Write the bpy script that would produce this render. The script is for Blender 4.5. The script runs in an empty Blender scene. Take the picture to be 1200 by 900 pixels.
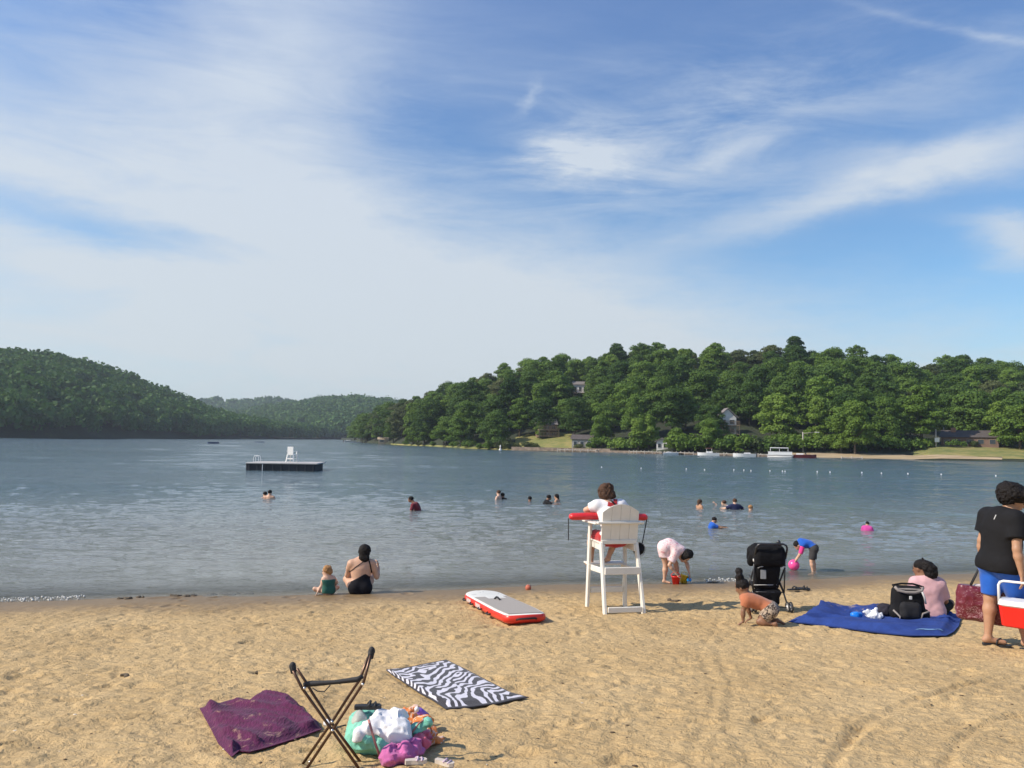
import bpy, math, random
import numpy as np
from mathutils import Vector, Matrix
SC = bpy.context.scene
COL = SC.collection
random.seed(7)
RNG = np.random.default_rng(11)
R = math.radians

# ------------------------------------------------------------------ camera
W0, H0, FPX = 1200.0, 900.0, 901.0
CAMZ = 2.75
PITCH = math.atan((514.5 - 450) / FPX)
ROLL = 0.0142
FWD = Vector((0, math.cos(PITCH), math.sin(PITCH)))
UP0 = Vector((0, -math.sin(PITCH), math.cos(PITCH)))
RX0 = Vector((1, 0, 0))
RIGHT = (RX0 * math.cos(ROLL) + UP0 * math.sin(ROLL)).normalized()
UP = (UP0 * math.cos(ROLL) - RX0 * math.sin(ROLL)).normalized()
CAM = Vector((0, 0, CAMZ))
cd = bpy.data.cameras.new('camera'); cam = bpy.data.objects.new('camera', cd); COL.objects.link(cam)
m = Matrix((RIGHT, UP, -FWD)).transposed().to_4x4(); m.translation = CAM
cam.matrix_world = m
cd.sensor_width = 36; cd.lens = FPX / W0 * 36; cd.clip_start = 0.05; cd.clip_end = 20000
SC.camera = cam

def ray(px, py):
    return (FWD + RIGHT * ((px - 600) / FPX) + UP * ((450 - py) / FPX))
def hor(px):
    return 514.5 + ROLL * (px - 600)
def at(px, py, Y):
    """world point seen at a pixel of the photograph, at ground distance Y"""
    d = ray(px, py); return CAM + d * (Y / d.y)
def on_z(px, py, z=0.0):
    d = ray(px, py); return CAM + d * ((z - CAM.z) / d.z)

# ------------------------------------------------------------------ numpy noise
_tab = RNG.random((256, 256)).astype(np.float32)
def vnoise(x, y):
    x = np.asarray(x, float); y = np.asarray(y, float)
    xi = np.floor(x).astype(int); yi = np.floor(y).astype(int)
    fx = x - xi; fy = y - yi
    fx = fx * fx * fx * (fx * (fx * 6 - 15) + 10); fy = fy * fy * fy * (fy * (fy * 6 - 15) + 10)
    a = _tab[xi & 255, yi & 255]; b = _tab[(xi + 1) & 255, yi & 255]
    c = _tab[xi & 255, (yi + 1) & 255]; d = _tab[(xi + 1) & 255, (yi + 1) & 255]
    return (a + (b - a) * fx) * (1 - fy) + (c + (d - c) * fx) * fy
def fbm(x, y, o=3, l=2.07, g=.5):
    s = 0; a = 1; t = 0
    for i in range(o):
        ca, sa = math.cos(i * 1.3), math.sin(i * 1.3)
        s = s + a * vnoise(x * ca - y * sa + 17.3 * i, x * sa + y * ca + 9.1 * i); t += a
        x = x * l; y = y * l; a *= g
    return s / t
_t3 = RNG.random((32, 32, 32)).astype(np.float32)
def noise3(p, f):
    q = p * f; i = np.floor(q).astype(int); t = q - i; t = t * t * (3 - 2 * t)
    out = 0
    for dx in (0, 1):
        for dy in (0, 1):
            for dz in (0, 1):
                w = (t[..., 0] if dx else 1 - t[..., 0]) * (t[..., 1] if dy else 1 - t[..., 1]) * (t[..., 2] if dz else 1 - t[..., 2])
                out = out + w * _t3[(i[..., 0] + dx) & 31, (i[..., 1] + dy) & 31, (i[..., 2] + dz) & 31]
    return out

# ------------------------------------------------------------------ beach shape
YA, YB, SLOPE = 14.5, 0.227, 0.088
def yw(x):
    x = np.asarray(x, float)
    return YA + YB * x + 0.10 * np.sin(x * .8 + 1) + .06 * np.sin(x * 1.9)
def sand_base(x, y):
    w = yw(x) - y
    z = np.where(w > 0, SLOPE * w, SLOPE * w * 1.6)
    return np.maximum(z, -1.6)
TRACKS = []
def sand_h(x, y):
    x = np.asarray(x, float); y = np.asarray(y, float)
    w = yw(x) - y
    amp = np.clip((w - .15) / 1.6, .04, 1)
    amp = amp * np.clip((w + 2) / 2, .1, 1)
    z = sand_base(x, y)
    right = np.clip((x + .5) / 3.5, 0, 1) * np.clip((9.5 - y) / 3, 0, 1)      # smoother trodden ground at right
    n = .020 * (fbm(x * .9, y * .9, 2) - .5)
    d = fbm(x * 3.1 + 5, y * 3.6, 3)
    n = n + (.036 - .014 * right) * (d - .5)
    r = 1 - np.abs(2 * fbm(x * 5.2 + 31, y * 7.5 + 12, 3) - 1)
    n = n - (.021 - .009 * right) * np.clip(r - .62, 0, 1) * 2.2
    e = fbm(x * 13 + 3, y * 15, 2)
    n = n + .009 * (e - .5)
    return z + n * amp

def P(px, py, lift=0.0):
    """point on the sand under a pixel"""
    d = ray(px, py)
    t = 1.0
    for _ in range(40):
        p = CAM + d * t
        g = float(sand_base(p.x, p.y)) + lift
        t += (p.z - g) / max(-d.z + .0001, .02) * .7 if d.z < 0 else .1
    return CAM + d * t

# ------------------------------------------------------------------ object helpers
def link(o, parent=None):
    COL.objects.link(o)
    if parent is not None: o.parent = parent
    return o
def tag(o, label=None, cat=None, group=None, kind=None):
    if label: o['label'] = label
    if cat: o['category'] = cat
    if group: o['group'] = group
    if kind: o['kind'] = kind
    return o
def empty(name, loc=(0, 0, 0), rz=0, label=None, cat=None, group=None):
    o = bpy.data.objects.new(name, None); o.empty_display_size = .2
    o.location = loc; o.rotation_euler = (0, 0, rz); link(o)
    return tag(o, label, cat, group)
def mesh_obj(name, v, f, mat=None, parent=None, smooth=False, loc=None):
    me = bpy.data.meshes.new(name)
    if isinstance(v, np.ndarray) and isinstance(f, np.ndarray):
        k = f.shape[1]
        me.vertices.add(len(v)); me.vertices.foreach_set('co', v.astype(np.float32).ravel())
        me.loops.add(f.size); me.loops.foreach_set('vertex_index', f.astype(np.int32).ravel())
        me.polygons.add(len(f)); me.polygons.foreach_set('loop_start', np.arange(0, f.size, k, dtype=np.int32))
        me.update(calc_edges=True)
    else:
        me.from_pydata([tuple(p) for p in v], [], [tuple(q) for q in f]); me.update()
    if smooth:
        me.polygons.foreach_set('use_smooth', [True] * len(me.polygons))
    o = bpy.data.objects.new(name, me)
    if mat: me.materials.append(mat)
    if loc is not None: o.location = loc
    link(o, parent)
    return o
class MB:
    """collects boxes, tubes, prisms into ONE mesh"""
    def __init__(s): s.v = []; s.f = []; s.sm = []
    def add(s, v, f, sm=False):
        n = len(s.v); s.v += [Vector(p) for p in v]; s.f += [tuple(i + n for i in q) for q in f]; s.sm += [sm] * len(f)
        return s
    def box(s, c, size, M=None, bev=.0):
        c = Vector(c); hx, hy, hz = size[0] / 2, size[1] / 2, size[2] / 2
        if bev <= 0:
            v = [Vector((x, y, z)) for z in (-hz, hz) for x, y in ((-hx, -hy), (hx, -hy), (hx, hy), (-hx, hy))]
            f = [(0, 3, 2, 1), (4, 5, 6, 7), (0, 1, 5, 4), (1, 2, 6, 5), (2, 3, 7, 6), (3, 0, 4, 7)]
        else:
            b = bev; v = []
            for (z, i) in ((-hz, b), (-hz + b, 0), (hz - b, 0), (hz, b)):
                X, Y = hx - i, hy - i
                v += [Vector(q + (z,)) for q in ((-X + b, -Y), (X - b, -Y), (X, -Y + b), (X, Y - b), (X - b, Y), (-X + b, Y), (-X, Y - b), (-X, -Y + b))]
            f = [tuple(range(7, -1, -1)), tuple(range(24, 32))]
            for r in range(3):
                f += [(r * 8 + k, r * 8 + (k + 1) % 8, r * 8 + 8 + (k + 1) % 8, r * 8 + 8 + k) for k in range(8)]
        if M is not None: v = [M @ p for p in v]
        return s.add([p + c for p in v], f)
    def beam(s, a, b, w, h, up=(0, 0, 1), bev=.0):
        a = Vector(a); b = Vector(b); d = b - a; L = d.length; z = d.normalized(); u = Vector(up)
        x = u.cross(z)
        if x.length < 1e-4: x = Vector((1, 0, 0)).cross(z)
        x.normalize(); y = z.cross(x)
        M = Matrix((x, y, z)).transposed()
        return s.box((a + b) / 2, (w, h, L), M, bev)
    def tube(s, pts, rad, n=8, cap=True):
        pts = [Vector(p) for p in pts]
        rad = rad if isinstance(rad, (list, tuple)) else [rad] * len(pts)
        v = []; f = []; prev = None
        for i, p in enumerate(pts):
            t = (pts[min(i + 1, len(pts) - 1)] - pts[max(i - 1, 0)]).normalized()
            if prev is None:
                x = t.orthogonal().normalized()
            else:
                x = prev - t * prev.dot(t)
                x = x.normalized() if x.length > 1e-5 else t.orthogonal().normalized()
            prev = x; y = t.cross(x)
            v += [p + (x * math.cos(2 * math.pi * k / n) + y * math.sin(2 * math.pi * k / n)) * rad[i] for k in range(n)]
        for i in range(len(pts) - 1):
            f += [(i * n + k, i * n + (k + 1) % n, i * n + n + (k + 1) % n, i * n + n + k) for k in range(n)]
        if cap: f += [tuple(range(n - 1, -1, -1)), tuple(range((len(pts) - 1) * n, len(pts) * n))]
        return s.add(v, f, True)
    def ball(s, c, r, n=10, M=None):
        c = Vector(c); r = r if isinstance(r, (tuple, list)) else (r, r, r); v = []; f = []; h = n
        for i in range(1, h):
            th = math.pi * i / h
            v += [Vector((r[0] * math.sin(th) * math.cos(2 * math.pi * k / n), r[1] * math.sin(th) * math.sin(2 * math.pi * k / n), r[2] * math.cos(th))) for k in range(n)]
        v += [Vector((0, 0, r[2])), Vector((0, 0, -r[2]))]; T = len(v) - 2
        for i in range(h - 2):
            f += [(i * n + k, i * n + n + k, i * n + n + (k + 1) % n, i * n + (k + 1) % n) for k in range(n)]
        f += [(T, k, (k + 1) % n) for k in range(n)] + [(T + 1, (h - 2) * n + (k + 1) % n, (h - 2) * n + k) for k in range(n)]
        if M is not None: v = [M @ p for p in v]
        return s.add([p + c for p in v], f, True)
    def lathe(s, c, prof, n=20, M=None):
        c = Vector(c); v = []; f = []
        for (r, z) in prof: v += [Vector((r * math.cos(2 * math.pi * k / n), r * math.sin(2 * math.pi * k / n), z)) for k in range(n)]
        for i in range(len(prof) - 1):
            f += [(i * n + k, i * n + (k + 1) % n, i * n + n + (k + 1) % n, i * n + n + k) for k in range(n)]
        f += [tuple(range(n - 1, -1, -1)), tuple(range((len(prof) - 1) * n, len(prof) * n))]
        if M is not None: v = [M @ p for p in v]
        return s.add([p + c for p in v], f, True)
    def prism(s, poly, a, b, sm=False):
        """poly = list of 3D points (planar), extruded from offset a to offset b (vectors)"""
        n = len(poly); a = Vector(a); b = Vector(b); v = [Vector(p) + a for p in poly] + [Vector(p) + b for p in poly]
        f = [tuple(range(n - 1, -1, -1)), tuple(range(n, 2 * n))] + [(k, (k + 1) % n, n + (k + 1) % n, n + k) for k in range(n)]
        return s.add(v, f, sm)
    def build(s, name, mat, parent=None, smooth=None, loc=None):
        me = bpy.data.meshes.new(name); me.from_pydata([tuple(p) for p in s.v], [], s.f); me.update()
        me.polygons.foreach_set('use_smooth', s.sm if smooth is None else [smooth] * len(s.f))
        import bmesh
        bm = bmesh.new(); bm.from_mesh(me); bmesh.ops.recalc_face_normals(bm, faces=bm.faces); bm.to_mesh(me); bm.free()
        if mat: me.materials.append(mat)
        o = bpy.data.objects.new(name, me)
        if loc is not None: o.location = loc
        return link(o, parent)

# ------------------------------------------------------------------ shader expression helper
class NT:
    def __init__(s, tree): s.t = tree; s.n = tree.nodes; s.l = tree.links
    def node(s, typ, **kw):
        n = s.n.new(typ)
        for k, v in kw.items(): setattr(n, k, v)
        return n
    def put(s, sock, val):
        if isinstance(val, E): s.l.new(val.s, sock)
        elif hasattr(val, 'is_output'): s.l.new(val, sock)
        else: sock.default_value = val
    def math(s, op, a, b=None, c=None, clamp=False):
        n = s.node('ShaderNodeMath', operation=op); n.use_clamp = clamp
        s.put(n.inputs[0], a)
        if b is not None: s.put(n.inputs[1], b)
        if c is not None: s.put(n.inputs[2], c)
        return E(s, n.outputs[0])
    def noise(s, vec, scale=1, detail=2, rough=.5, dist=0, out='Fac'):
        n = s.node('ShaderNodeTexNoise'); n.inputs['Scale'].default_value = scale; n.inputs['Detail'].default_value = detail
        n.inputs['Roughness'].default_value = rough; n.inputs['Distortion'].default_value = dist
        if vec is not None: s.put(n.inputs['Vector'], vec)
        return E(s, n.outputs[out])
    def mapping(s, vec, scale=(1, 1, 1), rot=(0, 0, 0), loc=(0, 0, 0)):
        n = s.node('ShaderNodeMapping'); s.put(n.inputs[0], vec); n.inputs['Scale'].default_value = scale
        n.inputs['Rotation'].default_value = rot; n.inputs['Location'].default_value = loc
        return E(s, n.outputs[0])
    def ramp(s, fac, stops, interp='LINEAR'):
        n = s.node('ShaderNodeValToRGB'); n.color_ramp.interpolation = interp
        while len(n.color_ramp.elements) < len(stops): n.color_ramp.elements.new(.5)
        for e, (p, c) in zip(n.color_ramp.elements, stops):
            e.position = p; e.color = tuple(c) + (1,) if len(c) == 3 else c
        s.put(n.inputs[0], fac); return E(s, n.outputs[0])
    def mix(s, fac, a, b):
        n = s.node('ShaderNodeMix', data_type='RGBA')
        s.put(n.inputs[0], fac)
        for i, x in ((6, a), (7, b)):
            if isinstance(x, (tuple, list)): x = tuple(x) + (1,) if len(x) == 3 else x
            s.put(n.inputs[i], x)
        return E(s, n.outputs[2])
    def sstep(s, x, a, b):
        n = s.node('ShaderNodeMapRange', interpolation_type='SMOOTHSTEP')
        s.put(n.inputs[0], x); n.inputs[1].default_value = a; n.inputs[2].default_value = b
        return E(s, n.outputs[0])
    def coord(s, kind='Object'):
        return E(s, s.node('ShaderNodeTexCoord').outputs[kind])
    def pos(s):
        return E(s, s.node('ShaderNodeNewGeometry').outputs['Position'])
    def sep(s, v):
        n = s.node('ShaderNodeSeparateXYZ'); s.put(n.inputs[0], v); return [E(s, o) for o in n.outputs]
    def comb(s, x, y, z=0.0):
        n = s.node('ShaderNodeCombineXYZ')
        for i, a in enumerate((x, y, z)): s.put(n.inputs[i], a)
        return E(s, n.outputs[0])
    def bump(s, h, strength=1, dist=1, normal=None):
        n = s.node('ShaderNodeBump'); s.put(n.inputs['Height'], h); s.put(n.inputs['Strength'], strength)
        n.inputs['Distance'].default_value = dist
        if normal is not None: s.put(n.inputs['Normal'], normal)
        return E(s, n.outputs[0])
class E:
    def __init__(s, nt, sock): s.nt = nt; s.s = sock
    def __add__(s, o): return s.nt.math('ADD', s, o)
    __radd__ = __add__
    def __sub__(s, o): return s.nt.math('SUBTRACT', s, o)
    def __rsub__(s, o): return s.nt.math('SUBTRACT', o, s)
    def __mul__(s, o): return s.nt.math('MULTIPLY', s, o)
    __rmul__ = __mul__
    def __truediv__(s, o): return s.nt.math('DIVIDE', s, o)
    def __rtruediv__(s, o): return s.nt.math('DIVIDE', o, s)
    def clamp(s): return s.nt.math('ADD', s, 0.0, clamp=True)

MATS = {}
def new_mat(name):
    m_ = bpy.data.materials.new(name); m_.use_nodes = True
    nt = NT(m_.node_tree); b = m_.node_tree.nodes['Principled BSDF']
    return m_, nt, b
def mat(name, col, rough=.6, var=.12, scale=12, bump=0, bscale=60, metal=0, spec=.5, sheen=0, trans=0):
    """plain procedural material with slight noise variation in colour and roughness"""
    if name in MATS: return MATS[name]
    m_, nt, b = new_mat(name)
    c = nt.coord()
    n = nt.noise(c, scale, 3, .6)
    hi = [min(1, x * (1 + var)) for x in col]; lo = [x * (1 - var) for x in col]
    nt.put(b.inputs['Base Color'], nt.ramp(n, [(.3, lo), (.7, hi)]))
    b.inputs['Roughness'].default_value = rough; b.inputs['Metallic'].default_value = metal
    b.inputs['Specular IOR Level'].default_value = spec
    if sheen: b.inputs['Sheen Weight'].default_value = sheen
    if bump:
        nt.put(b.inputs['Normal'], nt.bump(nt.noise(c, bscale, 3, .6), .6, bump))
    MATS[name] = m_
    return m_
# ================================================================== light and sky
SUN_EL, SUN_TRAVEL = R(40), Vector((1, .22, 0)).normalized()
sdir = Vector((-SUN_TRAVEL.x * math.cos(SUN_EL), -SUN_TRAVEL.y * math.cos(SUN_EL), math.sin(SUN_EL)))   # towards the sun
sl = bpy.data.lights.new('sun', 'SUN'); sl.energy = 4.0; sl.angle = R(.55); sl.color = (1, .90, .76)
so = link(bpy.data.objects.new('sun', sl)); so.rotation_euler = sdir.to_track_quat('Z', 'Y').to_euler(); so.location = (-30, -10, 40)
world = bpy.data.worlds.new('World'); SC.world = world; world.use_nodes = True
wt = NT(world.node_tree); bg = world.node_tree.nodes['Background']
sky = wt.node('ShaderNodeTexSky', sky_type='NISHITA'); sky.sun_disc = False
sky.sun_elevation = SUN_EL; sky.sun_rotation = math.atan2(sdir.x, sdir.y); sky.altitude = 200
sky.air_density = 1.0; sky.dust_density = .6; sky.ozone_density = 3.0
BG = .10
g = wt.coord('Generated')
nn = wt.node('ShaderNodeVectorMath', operation='NORMALIZE'); wt.put(nn.inputs[0], g)
X, Y, Z = wt.sep(E(wt, nn.outputs[0]))
az = wt.math('ARCTAN2', X, Y); el = wt.math('ARCSINE', Z)
zc = wt.math('MAXIMUM', Z, 0.0) + .13
flat = wt.comb(X / zc, Y / zc, 0.0)
def aer(px, py):
    d = ray(px, py).normalized(); return math.atan2(d.x, d.y), math.asin(d.z)
n_big = wt.noise(wt.mapping(flat, (.9, .55, 1), (0, 0, R(20))), 1.2, 6, .58, .5)
n_str = wt.noise(wt.mapping(wt.comb(az, el, 0.0), (1.4, 3.2, 1), (0, 0, R(38))), 1.6, 5, .55, .6)
n_wsp = wt.noise(wt.mapping(flat, (.6, 1.5, 1), (0, 0, R(25)), (4, 2, 0)), 2.6, 9, .66, .8)
n_warp = wt.noise(flat, 2.2, 9, .68)
n_warp2 = wt.noise(wt.mapping(flat, (1, 1, 1), (0, 0, 0), (7, 3, 1)), 2.0, 9, .68)
azw = az + (n_warp - .5) * .22; elw = el + (n_warp2 - .5) * .13
def blob(px, py, sx, sy, rot, warp=1.0):
    """soft patch of cloud in the direction of a pixel; sx, sy in pixels, rot in degrees (image, clockwise)"""
    a0, e0 = aer(px, py)
    A = (az + (azw - az) * warp) - a0; B = (el + (elw - el) * warp) - e0
    c, s = math.cos(R(rot)), math.sin(R(rot))
    u = (A * c - B * s) * (FPX / sx); v = (A * s + B * c) * (FPX / sy)
    return wt.math('EXPONENT', (u * u + v * v) * -1.0)
a1, e1 = aer(150, 205); a2, e2 = aer(950, 395)
sl_ = (e2 - e1) / (a2 - a1)
line = elw - ((az - a1) * sl_ + e1)
n_fib = wt.noise(wt.mapping(wt.comb(az, el, 0.0), (1.6, 9, 1), (0, 0, R(-14))), 2.2, 9, .66, .9)
veil = wt.sstep(line, .13, -.10) * (n_big * .60 + n_str * .30 + n_fib * .62 + .12)
veil = wt.math('MINIMUM', veil, 1.0)
haze_lo = wt.sstep(el, .22, .0) * .42
ul = blob(190, 70, 330, 150, 25, .6) * wt.sstep(n_str * .6 + n_fib * .4, .34, .68) * .58 + blob(340, 60, 110, 170, 20, .8) * .45
mid = blob(820, 150, 330, 90, -8, 1) * wt.sstep(n_wsp * .7 + n_fib * .3, .38, .68) * .62 + blob(560, 330, 300, 70, 12, .8) * .45
c1 = blob(665, 182, 72, 26, 8, .7) * wt.sstep(n_wsp * .5 + n_fib * .5, .30, .60) * 1.0 + blob(690, 192, 40, 12, 8, .8) * .22 + blob(624, 112, 9, 18, 25, .7) * .30
c2 = blob(1010, 222, 190, 17, -12, .5) * (n_fib * .9 + .25) + blob(860, 178, 60, 12, -15, .4) * .45 + blob(1120, 190, 160, 20, 4, .6) * .45
c3 = blob(1195, 285, 36, 22, 10, .5) * .75 + blob(1180, 262, 50, 10, 12, .5) * .3
c4 = blob(1120, 34, 105, 4, 24, .16) * wt.sstep(n_wsp, .25, .7) * .5
holes = blob(90, 262, 170, 20, 7, .5) * .75 + blob(470, 160, 85, 110, 15, .9) * .15 + blob(300, 290, 90, 12, 5, .4) * .2
cl = wt.math('MAXIMUM', veil, haze_lo) + .05 + blob(470, 90, 220, 150, 0, .8) * n_fib * .30 + ul + mid + c1 + c2 + c3 + c4 - holes
cl = wt.math('MINIMUM', wt.math('MAXIMUM', cl, 0.0), 1.0)
cl = cl * .93
ccol = wt.ramp(el, [(0.0, (.52, .555, .565)), (.3, (.51, .56, .615)), (.7, (.42, .50, .63))])
gain = wt.node('ShaderNodeVectorMath', operation='SCALE'); wt.put(gain.inputs[0], ccol); gain.inputs['Scale'].default_value = 1 / BG
skyc = wt.node('ShaderNodeMix', data_type='RGBA', blend_type='MULTIPLY'); skyc.inputs[0].default_value = 1
wt.l.new(sky.outputs[0], skyc.inputs[6]); wt.put(skyc.inputs[7], wt.ramp(el, [(0.0, (.72, 1.06, 1.12)), (.25, (.74, 1.04, 1.18)), (.55, (.84, 1.07, 1.34))]))
wt.put(bg.inputs[0], wt.mix(cl, E(wt, skyc.outputs[2]), E(wt, gain.outputs[0])))
bg.inputs[1].default_value = BG
SC.view_settings.view_transform = 'Standard'; SC.view_settings.look = 'None'
SC.view_settings.exposure = .42; SC.view_settings.gamma = 1; SC.view_settings.use_curve_mapping = False
SC.render.engine = 'CYCLES'
cy = SC.cycles; cy.use_denoising = True; cy.max_bounces = 6; cy.diffuse_bounces = 2; cy.glossy_bounces = 3
cy.transmission_bounces = 4; cy.transparent_max_bounces = 12; cy.volume_bounces = 0; cy.sample_clamp_indirect = 4
cy.use_adaptive_sampling = True; cy.adaptive_threshold = .015
try: cy.denoiser = 'OPENIMAGEDENOISE'
except Exception: pass

# ================================================================== beach
def axis(segs):
    out = []
    for a, b, s in segs: out += list(np.arange(a, b - 1e-6, s))
    return np.array(out + [segs[-1][1]])
xs = axis([(-70, -16, 3), (-16, -9, .25), (-9, 12.5, .026), (12.5, 18, .25), (18, 90, 4)])
ys = axis([(-40, 0, 4), (0, 3, .3), (3, 8, .017), (8, 17.5, .03), (17.5, 20, .25), (20, 60, 4)])
GX, GY = np.meshgrid(xs, ys)
GZ = sand_h(GX, GY)
# foot dents
def near_dents():
    r = np.random.default_rng(3)
    for _ in range(900):
        cx = r.uniform(-6, 9); cy_ = r.uniform(3.3, 13.6)
        if r.random() < .4 * (cx > 1) * (cy_ < 9): continue
        L = r.uniform(.07, .16); Wd = L * r.uniform(.4, .6); a = r.uniform(0, math.pi); dep = r.uniform(.008, .022)
        i0, i1 = np.searchsorted(xs, (cx - .4, cx + .4)); j0, j1 = np.searchsorted(ys, (cy_ - .4, cy_ + .4))
        dx = GX[j0:j1, i0:i1] - cx; dy = GY[j0:j1, i0:i1] - cy_
        u = (dx * math.cos(a) + dy * math.sin(a)) / L; v = (-dx * math.sin(a) + dy * math.cos(a)) / Wd
        q = u * u + v * v
        GZ[j0:j1, i0:i1] += -dep * np.exp(-q * q) + dep * .45 * np.exp(-(np.sqrt(q) - 1.35) ** 2 * 7)
near_dents()
def furrow(pxs, width, depth):
    pts = [P(*p) for p in pxs]
    for a, b in zip(pts[:-1], pts[1:]):
        x0, x1 = min(a.x, b.x) - .4, max(a.x, b.x) + .4; y0, y1 = min(a.y, b.y) - .4, max(a.y, b.y) + .4
        i0, i1 = np.searchsorted(xs, (x0, x1)); j0, j1 = np.searchsorted(ys, (y0, y1))
        px_, py_ = GX[j0:j1, i0:i1], GY[j0:j1, i0:i1]
        ab = (b - a); L2 = ab.x ** 2 + ab.y ** 2
        t = ((px_ - a.x) * ab.x + (py_ - a.y) * ab.y) / L2
        inside = (t > 0) & (t <= 1)
        wob = .03 * (vnoise(px_ * 4, py_ * 4) - .5)
        d = np.abs((px_ - a.x) * ab.y - (py_ - a.y) * ab.x) / math.sqrt(L2) + wob
        mod = .45 + 1.0 * vnoise(px_ * 5 + 9, py_ * 5)
        GZ[j0:j1, i0:i1] += np.where(inside, -depth * mod * np.exp(-(d / width) ** 2) + depth * .5 * mod * np.exp(-((d - width * 1.9) / width) ** 2 * 1.5), 0)
def curve(p, n=8):
    out = []
    for i in range(len(p) - 1):
        p0 = p[max(i - 1, 0)]; p1 = p[i]; p2 = p[i + 1]; p3 = p[min(i + 2, len(p) - 1)]
        for k in range(n):
            t = k / n
            out.append(tuple(.5 * ((2 * b) + (-a + c) * t + (2 * a - 5 * b + 4 * c - d) * t * t + (-a + 3 * b - 3 * c + d) * t ** 3) for a, b, c, d in zip(p0, p1, p2, p3)))
    return out + [p[-1]]
furrow(curve([(1199, 790), (1130, 803), (1060, 824), (1010, 850), (985, 880), (976, 899)]), .035, .017)
furrow(curve([(1199, 838), (1160, 846), (1130, 864), (1112, 885), (1108, 899)]), .035, .017)
furrow(curve([(1188, 786), (1100, 812), (1040, 838), (1000, 866), (990, 880)]), .03, .010)
furrow(curve([(850, 718), (832, 745), (822, 765), (836, 800), (833, 840), (812, 880), (815, 899)]), .04, .006)
furrow(curve([(868, 735), (842, 760), (858, 800), (852, 845), (868, 872), (880, 895)]), .04, .006)
furrow(curve([(880, 832), (900, 826), (915, 816)]), .02, .014)
furrow(curve([(884, 842), (905, 836), (920, 826)]), .02, .012)
nx, ny = len(xs), len(ys)
vv = np.stack([GX, GY, GZ], -1).reshape(-1, 3)
idx = np.arange(nx * ny).reshape(ny, nx)
ff = np.stack([idx[:-1, :-1], idx[:-1, 1:], idx[1:, 1:], idx[1:, :-1]], -1).reshape(-1, 4)
ms, nt, b = new_mat('sand')
p = nt.pos(); X, Y, Z = nt.sep(p)
zr = Z + (nt.noise(p, 1.3, 3, .6) - .5) * .07
dry = nt.sstep(zr, .03, .25)
n1 = nt.noise(p, .8, 5, .6); n2 = nt.noise(p, 34, 3, .7); n3 = nt.noise(p, 160, 2, .6)
c_dry = nt.ramp(n1 * .45 + n2 * .35 + n3 * .2, [(.32, (.40, .27, .125)), (.5, (.515, .362, .178)), (.68, (.60, .44, .235))])
c_wet = nt.ramp(n1 * .4 + n2 * .6, [(.3, (.16, .108, .055)), (.7, (.26, .178, .092))])
col = nt.mix(nt.sstep(Z, .0, -.05), nt.mix(dry, c_wet, c_dry), (.36, .29, .18))
spk = nt.noise(p, 70, 1, .5)
col = nt.mix(nt.sstep(spk, .73, .79) * .55, col, (.10, .07, .045))
nt.put(b.inputs['Base Color'], col)
nt.put(b.inputs['Roughness'], nt.math('MULTIPLY_ADD', dry, .45, .48))
b.inputs['Specular IOR Level'].default_value = .3
lumps = nt.noise(nt.mapping(p, (1, 1.3, 1)), 11, 5, .62, .4)
nt.put(b.inputs['Normal'], nt.bump(lumps, nt.math('MULTIPLY_ADD', dry, .8, .1), .050, nt.bump(nt.noise(p, 55, 3, .6), nt.math('MULTIPLY_ADD', dry, .5, .1), .010)))
beach = tag(mesh_obj('beach_sand', vv, ff, ms, smooth=True), kind='structure')

# ================================================================== water
mw, nt, b = new_mat('lake_water')
p = nt.pos(); X, Y, Z = nt.sep(p)
patch = nt.noise(nt.mapping(p, (.012, .055, 1)), 1, 4, .6, .8)
big = nt.noise(nt.mapping(p, (.8, 2.0, 1), (0, 0, R(7))), 1.0, 3, .55, .5)
mid_ = nt.noise(nt.mapping(p, (1.0, 2.4, 1), (0, 0, R(-9))), 3.0, 3, .6, .6)
fine = nt.noise(nt.mapping(p, (1, 1.9, 1), (0, 0, R(4))), 5.5, 3, .6, .3)
# a glassier strip that mirrors the wooded bank, and ruffled water beyond it
s1 = at(640, 0, 1); 
q0, q1 = on_z(700, 577), on_z(1195, 612)
slp = (q1.y - q0.y) / (q1.x - q0.x)
dl = Y - (X * slp + (q0.y - q0.x * slp)) + (nt.noise(nt.mapping(p, (.10, .25, 1)), 1, 4, .6) - .5) * 12
strip = nt.sstep(nt.math('ABSOLUTE', dl), 4.5, .6) * nt.sstep(X, -1.5, 6)
shore = Y - (X * YB + YA)
near = nt.sstep(shore, .0, 9.0)
amp = (nt.sstep(patch, .30, .72) * .55 + .6) * (near * .35 + .65)
calm = (1.0 - strip * .72) * (nt.sstep(shore, 8, 120) * 1.7 + 1.0)
swell = nt.noise(nt.mapping(p, (.07, .22, 1), (0, 0, R(5))), 1.0, 3, .6, .6)
h = swell * .05 + big * .04 + mid_ * .050 + fine * .036
nt.put(b.inputs['Normal'], nt.bump(h, amp * calm, 1.05))
b.inputs['IOR'].default_value = 1.5
body = nt.mix(nt.sstep(shore, 1, 30), (.19, .19, .16), (.080, .128, .150))
nt.put(b.inputs['Base Color'], body)
nt.put(b.inputs['Roughness'], nt.sstep(shore, 5, 70) * .08 + .03)
nt.put(b.inputs['Alpha'], nt.sstep(shore + (nt.noise(p, .8, 2) - .5) * .5, -.3, 2.2) * .55 + .45)
us = axis([(-40, -1.2, 3.88), (-1.2, 1.2, .0042), (1.2, 40, 3.88)])
wy = [9.0]
while wy[-1] < 2300: wy.append(wy[-1] + max(.05, min(wy[-1] ** 2 / (CAMZ * FPX) * .36, wy[-1] * .08)))
wy = np.array(wy)
US, WY = np.meshgrid(us, wy); WX = US * WY
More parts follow.
